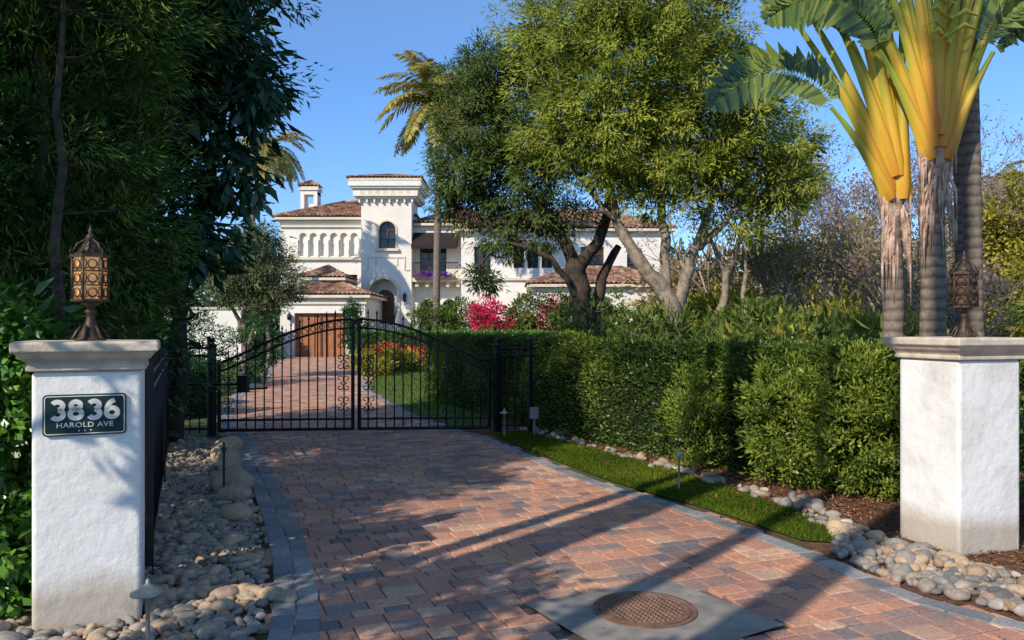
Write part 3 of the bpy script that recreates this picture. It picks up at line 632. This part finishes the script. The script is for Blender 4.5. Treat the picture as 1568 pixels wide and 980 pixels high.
bl=[(2.7,18.3,7.4,2.3,2.2,2.0),(4.6,18.3,6.2,1.9,1.8,1.3),(1.9,17.9,6.3,1.6,1.6,1.3),(1.2,18.5,8.7,1.4,1.5,1.2),(3.4,18.5,9.2,1.9,1.8,1.3),(6.0,18.3,5.1,1.15,1.2,.9),(5.6,18.6,7.2,.9,1,.8),(3.6,17.9,5.3,1.5,1.3,.7),(2.2,17.8,5.1,.9,.9,.6,.6),(5.0,18,4.3,1.0,1,.6,.5),(6.6,18.6,6.0,.55,.6,.5),(4.7,18.5,8.1,.9,1,.8),(3.2,17.6,4.4,.8,.7,.4,.35)]
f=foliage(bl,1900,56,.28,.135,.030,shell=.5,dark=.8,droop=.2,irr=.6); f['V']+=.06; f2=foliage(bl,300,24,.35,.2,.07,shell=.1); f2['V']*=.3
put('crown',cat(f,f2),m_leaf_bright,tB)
lB=[([(3.75,17.8,0),(3.65,17.8,1.5),(3.45,17.8,2.4),(2.9,17.9,3.2),(2.4,18,4.1),(2.0,18.2,6)],[.24,.21,.19,.15,.11,.04]),([(3.6,17.9,1.6),(3.9,17.9,2.8),(4.3,18,3.8),(4.8,18.2,5.6)],[.17,.13,.10,.03]),([(3.5,17.9,2.6),(3.4,18,4.2),(3.2,18.3,6.3),(2.9,18.4,8.4)],[.12,.10,.07,.03]),
    ([(4.3,17.9,0),(4.5,17.9,1.6),(4.9,18,2.9),(5.6,18.2,4.6)],[.12,.10,.08,.03]),([(4.9,18.1,2.8),(4.4,18,3.9),(4.0,18,5.2)],[.07,.05,.02]),([(2.6,18,3.8),(1.9,17.9,4.6),(1.3,18,5.6)],[.08,.06,.02]),([(4.2,18,3.5),(5.0,18,4.3),(6.0,18.2,5.0)],[.08,.06,.02]),([(4.9,18.2,0),(5.3,18.2,2),(5.3,18.3,3.6)],[.09,.07,.03])]
trunkset(tB,lB,m_bark_light,f['C'],520,.02,10)

shrub('shrub',[(3.0,15.5,1.2,1.2,.9,.8),(4.6,14.5,1.1,1.2,.9,.7),(1.6,17,1.2,1.0,.8,.9),(5.8,13.5,1.1,1.0,.9,.7),(5.4,17,1.4,1.2,1,.8)],480,28,.28,.17,.045,m_leaf_shrub,shell=.5,droop=-.1)
shrub('shrub',[(5.6,20,1.7,1.3,1,.8),(7.6,18,1.4,1.2,1,.8),(4.4,13.0,1.1,.9,.6,.6),(6.8,15,1.3,1.0,.8,.7)],300,24,.35,.20,.06,m_leaf_yel,shell=.5,droop=-.1)
shrub('philodendron',[(4.6,11.6,1.25,.9,.6,.5),(5.8,11.2,1.1,1.0,.7,.5),(3.7,12.2,1.1,.7,.5,.5)],80,10,.35,.26,.09,m_leaf_shrub,shell=.5,droop=.2)

# ------------------------------------------------------------------ bare twiggy trees and background woodland
def bare(x,y,h,seed,mat,leaf=None,ln=0,dep0=6):
    random.seed(seed); e=empty('bare_tree'); mb=MB(); tips=[]
    def rec(p,d,L,r,dep):
        n=3; pts=[p]; rr=[r]; q=p
        for i in range(n):
            d=(d+Vector((random.gauss(0,.14),random.gauss(0,.14),random.gauss(.06,.08)))).normalized(); q=q+d*L/n; pts.append(q); rr.append(r*(1-.4*(i+1)/n))
        mb.tube(pts,rr,6 if dep>3 else 3)
        if dep==0: tips.append(np.array(q)); return
        for k in range(random.choice([2,3,3])):
            nd=(d+Vector((random.gauss(0,.5),random.gauss(0,.5),random.gauss(.15,.3)))).normalized(); rec(pts[random.choice([2,3,3])],nd,L*random.uniform(.62,.85),max(r*.58,.009),dep-1)
    for s in range(2): rec(Vector((x+random.uniform(-.3,.3),y,0)),Vector((random.gauss(0,.2),0,1)).normalized(),h*.3,.10,dep0)
    mb.build('trunk_and_twigs',[mat],e)
    if leaf:
        T=np.array(tips); n=ln; j=rng.integers(0,len(T),n); P=T[j]+rng.normal(size=(n,3))*.18; A=rvec(n);S=nrm(np.cross(A,rvec(n))); leaf_mesh('foliage',P,A,S,.12,.06,rng.random(n),leaf,e)
bare(10.8,26,7.2,1,m_bark_twig,m_leaf_tan,2200); bare(13.2,28,8.2,2,m_bark_twig,m_leaf_purple,3000); bare(16.8,30,9,3,m_bark_twig,m_leaf_purple,2600)
bare(8.6,22,4.6,4,m_bark_twig,m_leaf_yel,1800); bare(15,24,6.3,5,m_bark_twig,m_leaf_tan,2400); bare(11.9,22,5.0,6,m_bark_twig,m_leaf_tan,1500); bare(9.8,33,10.4,7,m_bark_twig,m_leaf_purple,2600)
bare(9.4,19,4.4,8,m_bark_twig,m_leaf_tan,900); bare(7.2,20,4.6,9,m_bark_twig,m_leaf_yel,900); bare(8.0,16,3.6,10,m_bark_twig,m_leaf_tan,700); bare(10.2,17,3.8,12,m_bark_twig)
random.seed(5)
def mass(name,bl,ncl,nl,cr,L,W,mat,**k):
    e=empty(name); f=foliage(bl,ncl,nl,cr,L,W,**k); put('foliage',f,mat,e); mb=MB()
    for b in bl: mb.tube([(b[0],b[1],0),(b[0]+.3,b[1],b[2])],[.2,.1],6)
    mb.build('trunks',[m_bark_dark],e)
mass('distant_trees',[(11,42,3,4,2,3.2),(18,42,3.4,4,2,3.6),(25,42,4,4,2,4),(31,42,4,4,2,5),(38,45,4,5,2,5)],900,36,.9,.40,.16,m_leaf_tan,shell=.4)
mass('distant_trees',[(9,36,1.6,3,2,1.8),(14,34,1.7,3,2,1.9),(19,33,2.2,3,2,2.4),(23.5,33,2.6,3,2,3),(12,27,.9,2.4,1.5,1.1)],1100,36,.5,.25,.09,m_leaf_yel,shell=.4)
mass('distant_trees',[(10,30,1.2,2,1.2,1.3),(15,29,1.4,2,1.2,1.4),(18.5,29,2.4,1.4,1.2,2.4),(6.5,27,1.2,1.6,1.2,1.3)],700,36,.4,.2,.07,m_leaf_shrub,shell=.4)
mass('distant_trees',[(-60,75,4,10,4,6),(-42,72,4,10,4,5.5),(-26,75,4,8,4,5),(10,75,4,10,4,5),(30,80,4,14,4,5.5),(55,80,4,14,4,7)],1400,30,1.6,.8,.4,m_leaf_ficus,shell=.4)
mass('yellow_foliage_tree',[(14.2,22.5,3.6,1.4,1.2,2.2),(13.6,20,2.2,1.2,1.0,1.6)],420,40,.35,.18,.07,m_leaf_yel,shell=.4)

# ------------------------------------------------------------------ palms
def palm(name,x,y,h,r,nf,fl,lean=(0,0),leafmat_=m_palm_leaf,leafL=.5,W=.035,dr=1.0):
    e=empty(name); mb=MB(); pts=[];N=40
    for i in range(N+1):
        t=i/N; pts.append((x+lean[0]*t*t,y+lean[1]*t*t,h*t))
    mb.tube(pts,[r*(1.25-.35*min(1,i/8)-.15*i/N)*(1+.04*(i%2)) for i in range(N+1)],12)
    mb.build('trunk',[m_ptrunk],e)
    C=np.array([x+lean[0],y+lean[1],h]); P=[];A=[];S=[];L=[]; mr=MB()
    for k in range(nf):
        az=k*2.399; el=random.uniform(-.35,1.25)*1.0; d=np.array([math.cos(az)*math.cos(el),math.sin(az)*math.cos(el),math.sin(el)]); p=C.copy(); rp=[tuple(p)]
        M_=14
        for i in range(M_):
            t=(i+1)/M_; d=nrm((d+np.array([0,0,-.16*dr]))[None])[0]; p=p+d*fl/M_; rp.append(tuple(p))
            side=np.cross(d,[0,0,1.]); side/=np.linalg.norm(side)+1e-9; lw=leafL*(math.sin(math.pi*min(1,t*.85+.12))**.6)
            for sgn in (-1,1):
                for q in range(3):
                    P.append(p-d*fl/M_*q/3); A.append(nrm((side*sgn*.9+d*.45+np.array([0,0,-.35])+rng.normal(size=3)*.08)[None])[0]); S.append(d); L.append(lw*random.uniform(.8,1.1))
        mr.tube(rp[::2],[.025,.022,.018,.014,.01,.008,.006,.005,.004][:len(rp[::2])],4)
    mr.build('frond_stems',[m_palm_stem],e)
    P=np.array(P);A=np.array(A);S=np.array(S); S=nrm(S-A*np.sum(S*A,1,keepdims=True)); leaf_mesh('fronds',P,A,S,np.array(L),W,.25+.75*rng.random(len(P)),leafmat_,e)
palm('palm_tree',-4.0,42,13.6,.22,42,4.0,(.3,0),m_palm_gold,leafL=.9,W=.12,dr=.8)
palm('palm_tree',-15.0,44,11.6,.2,28,3.0,(1.5,0),m_palm_gold,leafL=.6,W=.09)
palm('palm_tree',18.2,30,7.2,.15,18,1.8,leafL=.5,W=.06); palm('palm_tree',12.1,34,8.0,.15,18,1.8,leafL=.5,W=.07)
palm('palm_tree',5.40,9.3,9.6,.115,16,2.6,(-.25,0),leafL=.5); palm('palm_tree',5.62,9.9,10.4,.10,14,2.6,(-.2,.2),leafL=.5)
# street palms and tree behind / left of the camera (they throw the driveway shadows)
palm('palm_tree',-5.3,-.35,17.5,.20,22,2.6,(.1,0)); palm('palm_tree',-5.9,-1.35,18,.20,20,2.4,(.0,.1)); palm('palm_tree',-5.1,-2.1,17,.11,18,2.2); palm('palm_tree',-4.7,-2.9,18,.19,18,2.4); palm('palm_tree',-5.2,.35,16.5,.10,16,2.0)
tS=empty('street_tree'); 
bl=[(-5.5,-1.1,5.0,.9,.9,.5),(-5.0,-.6,5.2,.7,.7,.4),(-4.4,-1.7,5.0,.7,.7,.4),(-4.85,1.6,3.9,.5,.5,.45,.4),(-8.2,.3,7.4,1.2,1.2,.9,1.8),(-7.8,1.2,6.8,1.1,1.1,.9,1.8),(-7.4,2.0,6.6,1.1,1.1,.9,1.8),(-7.2,1.4,5.4,.75,.75,.6,1.8),(-8.0,2.2,7.8,1.2,1.2,.9,1.8)]
f=foliage(bl,560,34,.26,.13,.06,shell=.15); put('crown',f,m_leaf_ficus,tS)
trunkset(tS,[([(-8.3,.2,0),(-8.3,.2,2),(-8.25,.25,4.5),(-8.2,.3,7.2)],[.2,.17,.12,.04]),([(-8.3,.2,2.2),(-7.2,-.5,3.6),(-5.5,-1.1,5)],[.10,.07,.03]),([(-8.3,.2,2.4),(-6.6,.9,3.4),(-4.85,1.6,3.9)],[.08,.05,.015]),([(-7.2,-.5,3.6),(-6.0,-1.3,4.4),(-4.2,-1.8,5.2)],[.07,.05,.02]),([(-8.25,.25,3.8),(-7.9,1.0,5.4),(-7.5,2.0,7.0)],[.10,.07,.03])],m_bark_dark,f['C'],160,.02)

tp=empty('travellers_palm')
def fanpalm(x,y,h,r,n,spread,tilt,Lp_,seed,wid=.12,low=()):
    random.seed(seed); mb=MB(); N=26
    mb.tube([(x+.012*math.sin(i*.5),y,h*i/N) for i in range(N+1)],[r*(1.12-.12*min(1,i/6))*(1+.04*(i%2)) for i in range(N+1)],12); mb.build('trunk',[m_ptrunk],tp)
    mh=MB()
    for k in range(13):
        a=(k/12-.5)*2*spread*1.1+tilt+random.uniform(-.05,.05); b=random.uniform(-.10,.02); hh=random.uniform(.5,1.0)
        mh.tube([(x+math.sin(a)*r*.3,y+b*.5,h-.55),(x+math.sin(a)*.14,y+b,h-.15),(x+math.sin(a)*hh*.5,y+b,h+hh*.35),(x+math.sin(a)*hh*1.15,y+b*1.3-.03,h+hh*.85)],[r*.75,r*.8,r*.5,.01],7,flat=.45)
    for k in range(60):
        a=random.uniform(-1,1)*1.4+tilt; z=h+random.uniform(-.7,.45); mh.tube([(x+math.sin(a)*r*.9,y-r*.8,z),(x+math.sin(a)*r*1.5,y-r*1.05,z-random.uniform(.05,.2)),(x+math.sin(a)*r*1.6,y-r*1.05,z-random.uniform(.3,.6))],[.024,.018,.003],4)
    mh.build('dry_husk',[m_husk],tp)
    V=[];F=[];AT=[];LP=[];LA=[];LS=[];LL=[];LW=[];LV=[]
    for k in range(n):
        u=(k/(n-1)-.5)*2; a=u*spread+tilt+random.uniform(-.02,.02); z0=h-.05+(1-abs(u))*.40; yo=y-.16+.03*(k%3)+(abs(u))*.02
        L=Lp_*(1-.08*abs(u))*random.uniform(.92,1.08); N=16; b0=len(V); bias=random.uniform(-.12,.3)
        if k in low: L*=.60
        for i in range(N+1):
            t=i/N; cxp=x+u*r*.6+math.sin(a)*L*t*(.75+.25*t); czp=z0+math.cos(a)*L*t-.1*t*t*abs(a)
            w_=wid*max(0,1-t*Lp_/2.3)**1.1*(1.0 if t>.02 else .5)+.026; dx=math.cos(a)*w_; dz=-math.sin(a)*w_
            for j,(s_,dy) in enumerate(((-1,.02),(-.5,-.02),(0,-.045),(.5,-.02),(1,.02))):
                V.append((cxp+dx*s_,yo+dy*(w_/.1+.3),czp+dz*s_)); AT.append(min(1,max(0,t*Lp_*.42+bias+(.35 if j in (0,4) else 0))))
        for i in range(N):
            for j in range(4): q=b0+i*5+j; F.append((q,q+1,q+6,q+5))
        tip=np.array([x+u*r*.6+math.sin(a)*L,yo,z0+math.cos(a)*L]); dr=np.array([math.sin(a),random.uniform(-.2,.2),math.cos(a)]); p=tip.copy(); BL=2.2 if k not in low else 1.6
        for i in range(44):
            t=i/44; dr=nrm((dr+np.array([.018*np.sign(a),random.uniform(-.01,.01),-.012-.03*abs(a)-(.02 if k in low else 0)]))[None])[0]; p=p+dr*BL/44
            side=nrm(np.cross(dr,[0,1,0])[None])[0]
            side=nrm((side+np.array([0,.5*math.sin(k*1.3),0]))[None])[0]
            for sg in (-1,1):
                LP.append(p);LA.append(nrm((side*sg+dr*random.uniform(.3,.7)+np.array([0,0,-.15]))[None])[0]);LS.append(dr);LL.append(.40*math.sin(math.pi*min(1,t*.9+.1))**.5*random.uniform(.65,1.1));LW.append(.12);LV.append(random.random())
    me=bpy.data.meshes.new('sheaths'); me.from_pydata(V,[],F); at=me.attributes.new('v','FLOAT','POINT'); at.data.foreach_set('value',np.array(AT,np.float32)); me.materials.append(m_sheath); me.polygons.foreach_set('use_smooth',[True]*len(me.polygons)); me.update()
    link(bpy.data.objects.new('sheaths',me),tp)
    LA=np.array(LA);LS=np.array(LS);LS=nrm(LS-LA*np.sum(LS*LA,1,keepdims=True)); leaf_mesh('blades',np.array(LP),LA,LS,np.array(LL),np.array(LW),np.array(LV),m_blade,tp)
fanpalm(4.75,9.0,3.65,.13,19,.42,.0,2.5,3,.085,(0,2,16,18))
fanpalm(4.42,9.25,3.25,.115,10,.28,-.30,2.5,4,.08,(0,4))
mb=MB(); random.seed(9)
for k in range(12):
    a=random.uniform(-1.3,1.3); z=4.75+k*.05; mb.tube([(4.74,8.68,z),(4.74+.18*math.sin(a),8.60,z+.10),(4.74+.34*math.sin(a),8.56,z+.04*math.cos(a))],[.014,.036,.003],6,flat=.6)
mb.build('flower_bracts',[M('yellow_bract',(.65,.52,.08),(.42,.40,.05),.5,12)],tp)

shrub('vine_shrub',[(4.75,6.7,.8,.36,.5,.85),(4.95,6.9,1.9,.42,.5,.9),(5.3,7.4,1.2,.6,.6,1.3)],330,32,.16,.08,.03,m_leaf_shrub,shell=.5,droop=.3)

# ------------------------------------------------------------------ house
hs=empty('mediterranean_house')
W=MB();T=MB();G=MB();R=MB();D=MB()
def archpts(xa,xb,zt,n=10):
    r=(xb-xa)/2; return [((xa+xb)/2-r*math.cos(math.pi*i/n),zt-r+r*math.sin(math.pi*i/n)) for i in range(n+1)]
def wall(x0,x1,z0,z1,y,ops,depth=.3,mb=None):
    mb=mb or W; x=x0
    def q(a,b,c,d):
        if b-a>1e-4 and d-c>1e-4: mb.add([(a,y,c),(b,y,c),(b,y,d),(a,y,d)],[(0,1,2,3)])
    for (xa,xb,za,zb,arch,kind) in ops:
        q(x,xa,z0,z1); q(xa,xb,z0,za)
        if arch:
            ap=archpts(xa,xb,zb); 
            for (p,r) in zip(ap[:-1],ap[1:]): mb.add([(p[0],y,p[1]),(r[0],y,r[1]),(r[0],y,z1),(p[0],y,z1)],[(0,1,2,3)])
            out=[(xa,za)]+ap+[(xb,za)]
        else:
            q(xa,xb,zb,z1); out=[(xa,za),(xa,zb),(xb,zb),(xb,za)]
        n=len(out); mb.add([(p[0],y,p[1]) for p in out]+[(p[0],y+depth,p[1]) for p in out],[(i,(i+1)%n,n+(i+1)%n,n+i) for i in range(n)])
        tgt={'g':G,'w':D,'b':mb,'d':D}[kind]; tgt.add([(p[0],y+depth-.002,p[1]) for p in out],[tuple(range(n))[::-1]],{'g':0,'w':1,'b':0,'d':0}[kind])
        if kind=='g':
            nv=max(2,int((xb-xa)/.45))
            for i in range(nv+1):
                xx=xa+.03+(xb-xa-.06)*i/nv; T.box(xx-.025,xx+.025,y+depth-.09,y+depth-.03,za,zb-( (xb-xa)/2 if arch and i in(0,nv) else .02),3)
            for zz in np.arange(za+.04,zb-.1,.55): T.box(xa+.01,xb-.01,y+depth-.08,y+depth-.035,zz-.02,zz+.02,3)
        x=xb
    q(x,x1,z0,z1)
def shell(x0,x1,y0,y1,z0,z1):
    W.add([(x0,y0,z0),(x1,y0,z0),(x1,y1,z0),(x0,y1,z0),(x0,y0,z1),(x1,y0,z1),(x1,y1,z1),(x0,y1,z1)],[(4,5,6,7),(1,2,6,5),(2,3,7,6),(3,0,4,7)])
def roof(p0,p1,p2,p3,pitch=.26):
    p0,p1,p2,p3=[np.array(p,float) for p in (p0,p1,p2,p3)]; L=np.linalg.norm(p1-p0); n=max(2,int(L/pitch))*4
    nn=nrm(np.cross(p1-p0,p3-p0)[None])[0]; nn=nn if nn[2]>0 else -nn; vs=[];fs=[]
    S=max(2,int(np.linalg.norm(p3-p0)/.4))
    for s_ in range(S):
        for half in (0,1):
            t=(s_+half)/S; lift=.05 if half==0 else .0
            for i in range(n+1):
                u=i/n; a=p0+(p1-p0)*u; b=p3+(p2-p3)*u; vs.append(a+(b-a)*t+nn*(.07*abs(math.sin(math.pi*u*n/4))+lift))
    for s_ in range(2*S-1):
        for i in range(n): k=s_*(n+1)+i; fs.append((k,k+1,k+n+2,k+n+1))
    R.add(vs,fs,0,False)
def hip(x0,x1,y0,y1,z0,z1,ov=.4):
    x0-=ov;x1+=ov;y0-=ov;y1+=ov; h=(y1-y0)/2; ym=(y0+y1)/2
    ra,rb=(x0+h,x1-h) if x1-x0>2*h else ((x0+x1)/2-.02,(x0+x1)/2+.02)
    roof((x0,y0,z0),(x1,y0,z0),(rb,ym,z1),(ra,ym,z1)); roof((x1,y0,z0),(x1,y1,z0),(rb,ym,z1),(rb-.01,ym,z1)); roof((x1,y1,z0),(x0,y1,z0),(ra,ym,z1),(rb,ym,z1)); roof((x0,y1,z0),(x0,y0,z0),(ra,ym,z1),(ra+.01,ym,z1))
    T.box(x0+.05,x1-.05,y0+.05,y1-.05,z0-.16,z0-.005,0)
    R.tube([(ra,ym,z1+.06),(rb,ym,z1+.06)],.12,6)
    for (cx_,cy_,r_) in ((x0,y0,ra),(x1,y0,rb)): R.tube([(cx_,cy_,z0+.06),(r_,ym,z1+.06)],.10,6)
def archtrim(xa,xb,za,zt,y,w=.12,d=.06):
    ap=archpts(xa,xb,zt,12); ao=archpts(xa-w,xb+w,zt+w,12); I=[(xa,za)]+ap+[(xb,za)]; O=[(xa-w,za)]+ao+[(xb+w,za)]; n=len(I)
    T.add([(p[0],y-d,p[1]) for p in I]+[(p[0],y-d,p[1]) for p in O]+[(p[0],y+.02,p[1]) for p in O]+[(p[0],y+.02,p[1]) for p in I],
      [(i,i+1,n+i+1,n+i) for i in range(n-1)]+[(n+i,n+i+1,2*n+i+1,2*n+i) for i in range(n-1)]+[(3*n+i,3*n+i+1,i+1,i) for i in range(n-1)],0)
wall(-9.47,-6.31,0,5.3,50,[(-8.98,-7.2,1.9,4.75,True,'b')],1.0)
wall(-9.47,-6.31,5.3,9.75,50,[(-8.38,-7.3,6.66,8.35,True,'g')],.35)
shell(-9.47,-6.31,50,53.2,0,9.75); archtrim(-8.98,-7.2,1.9,4.75,50,.16,.08); archtrim(-8.38,-7.3,6.66,8.35,50,.10,.06)
T.box(-8.6,-7.1,49.8,50.05,6.48,6.64,0)
for a,b_,c,d_ in ((-9.1,-6.7,6.05,6.13),(-9.1,-9.02,5.3,6.05),(-6.78,-6.7,5.3,6.05),(-9.35,-9.1,5.25,5.33),(-6.7,-6.45,5.25,5.33),(-8.6,-8.52,5.6,6.05),(-7.25,-7.17,5.6,6.05)): T.box(a,b_,49.95,50.02,c,d_,0)
for xx in (-9.28,-6.72):
    T.lathe([(.02,0),(.09,.10),(.11,.42),(.13,.45),(.02,.62)],(xx,49.84,3.25),6,2,False); T.box(xx-.02,xx+.02,49.85,50.0,3.84,3.88,2)
W.box(-9.75,-6.03,49.72,53.5,9.75,9.88); 
for i in range(8):
    xc=-9.55+i*(3.3/7); T.box(xc-.05,xc+.05,49.78,50.1,9.5,9.75,1); 
W.box(-9.9,-5.88,49.57,53.6,9.88,10.35)
for i in range(7):
    xc=-9.31+i*.475; G.add([(p[0],49.565,p[1]) for p in [(xc-.13,9.98)]+archpts(xc-.13,xc+.13,10.25,6)+[(xc+.13,9.98)]],[tuple(range(9))[::-1]],1)
T.box(-10.05,-5.73,49.42,53.75,10.35,10.47,1); T.box(-10.15,-5.63,49.32,53.85,10.47,10.78,1)
hip(-10.1,-5.7,49.4,53.8,10.95,11.5,.15)
for i in range(12): W.box(-9.0,-7.2,46.4+i*.3,50,i*.16,(i+1)*.16)
for xx in (-9.1,-7.1):
    for i in range(12): T.lathe([(.05,0),(.09,.2),(.04,.5),(.06,.8)],(xx,46.5+i*.3,(i+1)*.16),8,1)
    T.tube([(xx,46.4,1.0),(xx,50,2.85)],.09,6,1)
ap=archpts(-8.65,-7.55,4.1,10); D.add([(p[0],50.97,p[1]) for p in [(-8.65,1.92)]+ap+[(-7.55,1.92)]],[tuple(range(13))[::-1]],0)
x0,x1=-15.0,-9.47; ops=[]
for i in range(6): a=-13.75+i*.66; ops.append((a,a+.48,6.3,7.8,True,'b'))
wall(x0,x1,5.9,8.6,51.5,ops,.22); wall(x0,x1,0,5.9,51.5,[(-10.7,-10.0,4.2,5.1,False,'g')],.2); shell(x0,x1,51.5,58.5,0,8.6)
for i in range(7): T.lathe([(.07,0),(.045,.06),(.045,.95),(.075,1.05)],(-13.85+i*.66+.01,51.42,6.3),8,1)
T.box(x0,x1-.01,51.3,51.52,6.05,6.22,0); T.box(x0,x1-.01,51.36,51.52,8.15,8.28,0); hip(x0,x1+3,51.5,58.5,8.78,10.3,.4)
W.box(-14.35,-14.1,54,55,9.4,10.9);W.box(-13.45,-13.2,54,55,9.4,10.9);W.box(-14.35,-13.2,54.004,54.996,10.7,11.0);T.box(-14.45,-13.1,53.9,55.1,11.0,11.08,1); W.box(-14.1,-13.45,54.3,54.9,9.4,10.1)
hip(-14.35,-13.2,54,55,11.25,11.6,.12)
wall(-13.1,-8.3,0,3.35,45,[(-12.3,-9.4,0,2.5,False,'w')],.25); shell(-13.1,-8.3,45,51.4,0,3.35); T.box(-13.2,-8.2,44.9,45.02,3.0,3.14,0)
hip(-13.1,-8.3,45,51.4,3.52,4.5,.4); W.box(-12.4,-10.2,47.6,50.5,3.5,4.5); hip(-12.4,-10.2,47.6,50.5,4.66,5.4,.35)
for i in range(1,8): D.box(-12.3+i*.3625-.012,-12.3+i*.3625+.012,45.2,45.24,0.02,2.48,0)
D.box(-10.9,-10.8,45.17,45.24,.02,2.48,0)
for sx in (-12.55,-9.2): T.lathe([(.06,0),(.12,.05),(.12,.3),(.05,.4)],(sx,44.85,2.1),8,2)
wall(-6.31,-2.9,4.9,8.15,51,[(-5.9,-4.2,4.95,6.95,False,'g')],.2); wall(-6.31,-2.9,0,4.9,51,[(-5.9,-4.9,.9,3.5,True,'g'),(-4.5,-3.5,.9,3.5,True,'g')],.6); shell(-6.31,-2.9,51,58,0,8.15)
hip(-6.31+.4,-1,51,58,8.33,9.8,.4)
D.add([(-6.3,50.97,7.75),(-3.45,50.97,7.75),(-3.45,49.7,6.85),(-6.3,49.7,6.85),(-6.3,49.7,6.6),(-3.45,49.7,6.6)],[(0,1,2,3),(3,2,5,4)],2)
D.add([(-3.45,50.97,7.75),(-3.45,49.7,6.85),(-3.45,50.97,6.85)],[(0,1,2)],2); D.add([(-6.28,50.97,7.75),(-6.28,49.7,6.85),(-6.28,50.97,6.85)],[(0,1,2)],2)
T.box(-6.25,-3.3,49.9,51,4.55,4.8,0)
for i in range(5): T.box(-6.1+i*.65,-5.9+i*.65,50.1,51,4.25,4.55,0)
ib=MB()
for i in range(24): x=-6.2+i*.122; ib.tube([(x,49.95,4.8),(x,49.95,5.75)],.015,4)
ib.tube([(-6.2,49.95,5.75),(-3.38,49.95,5.75)],.03,4); ib.build('balcony_railing',[m_iron],hs)
T.box(-6.1,-3.5,49.68,49.88,4.72,4.9,3)
T.lathe([(.14,0),(.10,.1),(.10,2.2),(.15,2.35)],(-4.7,50.8,.9),10,1); T.lathe([(.14,0),(.10,.1),(.10,2.2),(.15,2.35)],(-6.0,50.2,.9),10,1)
wall(-3.1,9.5,3.6,7.5,48.5,[(-2.3,-1.3,4.9,6.6,False,'g'),(.1,.75,5.3,6.9,True,'g'),(.95,1.6,5.3,6.9,True,'g'),(1.8,2.45,5.3,6.9,True,'g'),(4.2,5.6,5.0,6.6,False,'g'),(7,8,5,6.6,True,'g')],.25)
wall(-3.1,9.5,0,3.6,48.5,[(-2.4,-1.2,.8,3,True,'g')],.25); shell(-3.1,9.5,48.5,56,0,7.5); hip(-3.1,9.5,48.5,56,7.68,9.3,.45); T.box(-3.1,9.49,48.36,48.52,4.55,4.7,0)
wall(1.2,8.6,0,3.9,44,[(2.2,3.2,1.0,3.0,True,'g'),(4.4,5.6,1.0,2.9,False,'g'),(6.8,7.6,1.,3.,True,'g')],.25); shell(1.2,8.6,44,48.4,0,3.9); hip(1.2,8.6,44,48.4,4.08,5.1,.4)
W.build('walls',[m_wall],hs); T.build('trim',[m_trim,m_white,m_iron,m_door],hs); G.build('window_glass',[m_glass,m_trim],hs); R.build('clay_tile_roof',[m_tile],hs); D.build('doors_and_awning',[m_door,m_wood,m_awning],hs)
f=foliage([(-5.5,49.78,5.0,.65,.12,.13),(-4.8,49.78,5.0,.65,.12,.13),(-4.1,49.78,5.0,.6,.12,.13)],70,16,.10,.09,.07); put('balcony_flowers',f,m_flower_blue,hs)
gw=empty('garden_wall'); mb=MB(); mb.box(-17.5,-13.6,40,40.3,0,2.6); mb.box(-17.6,-13.5,39.93,40.37,2.6,2.72,1); mb.build('wall',[m_wall,m_cap],gw)
print('verts',sum(len(o.data.vertices) for o in bpy.data.objects if o.type=='MESH'))
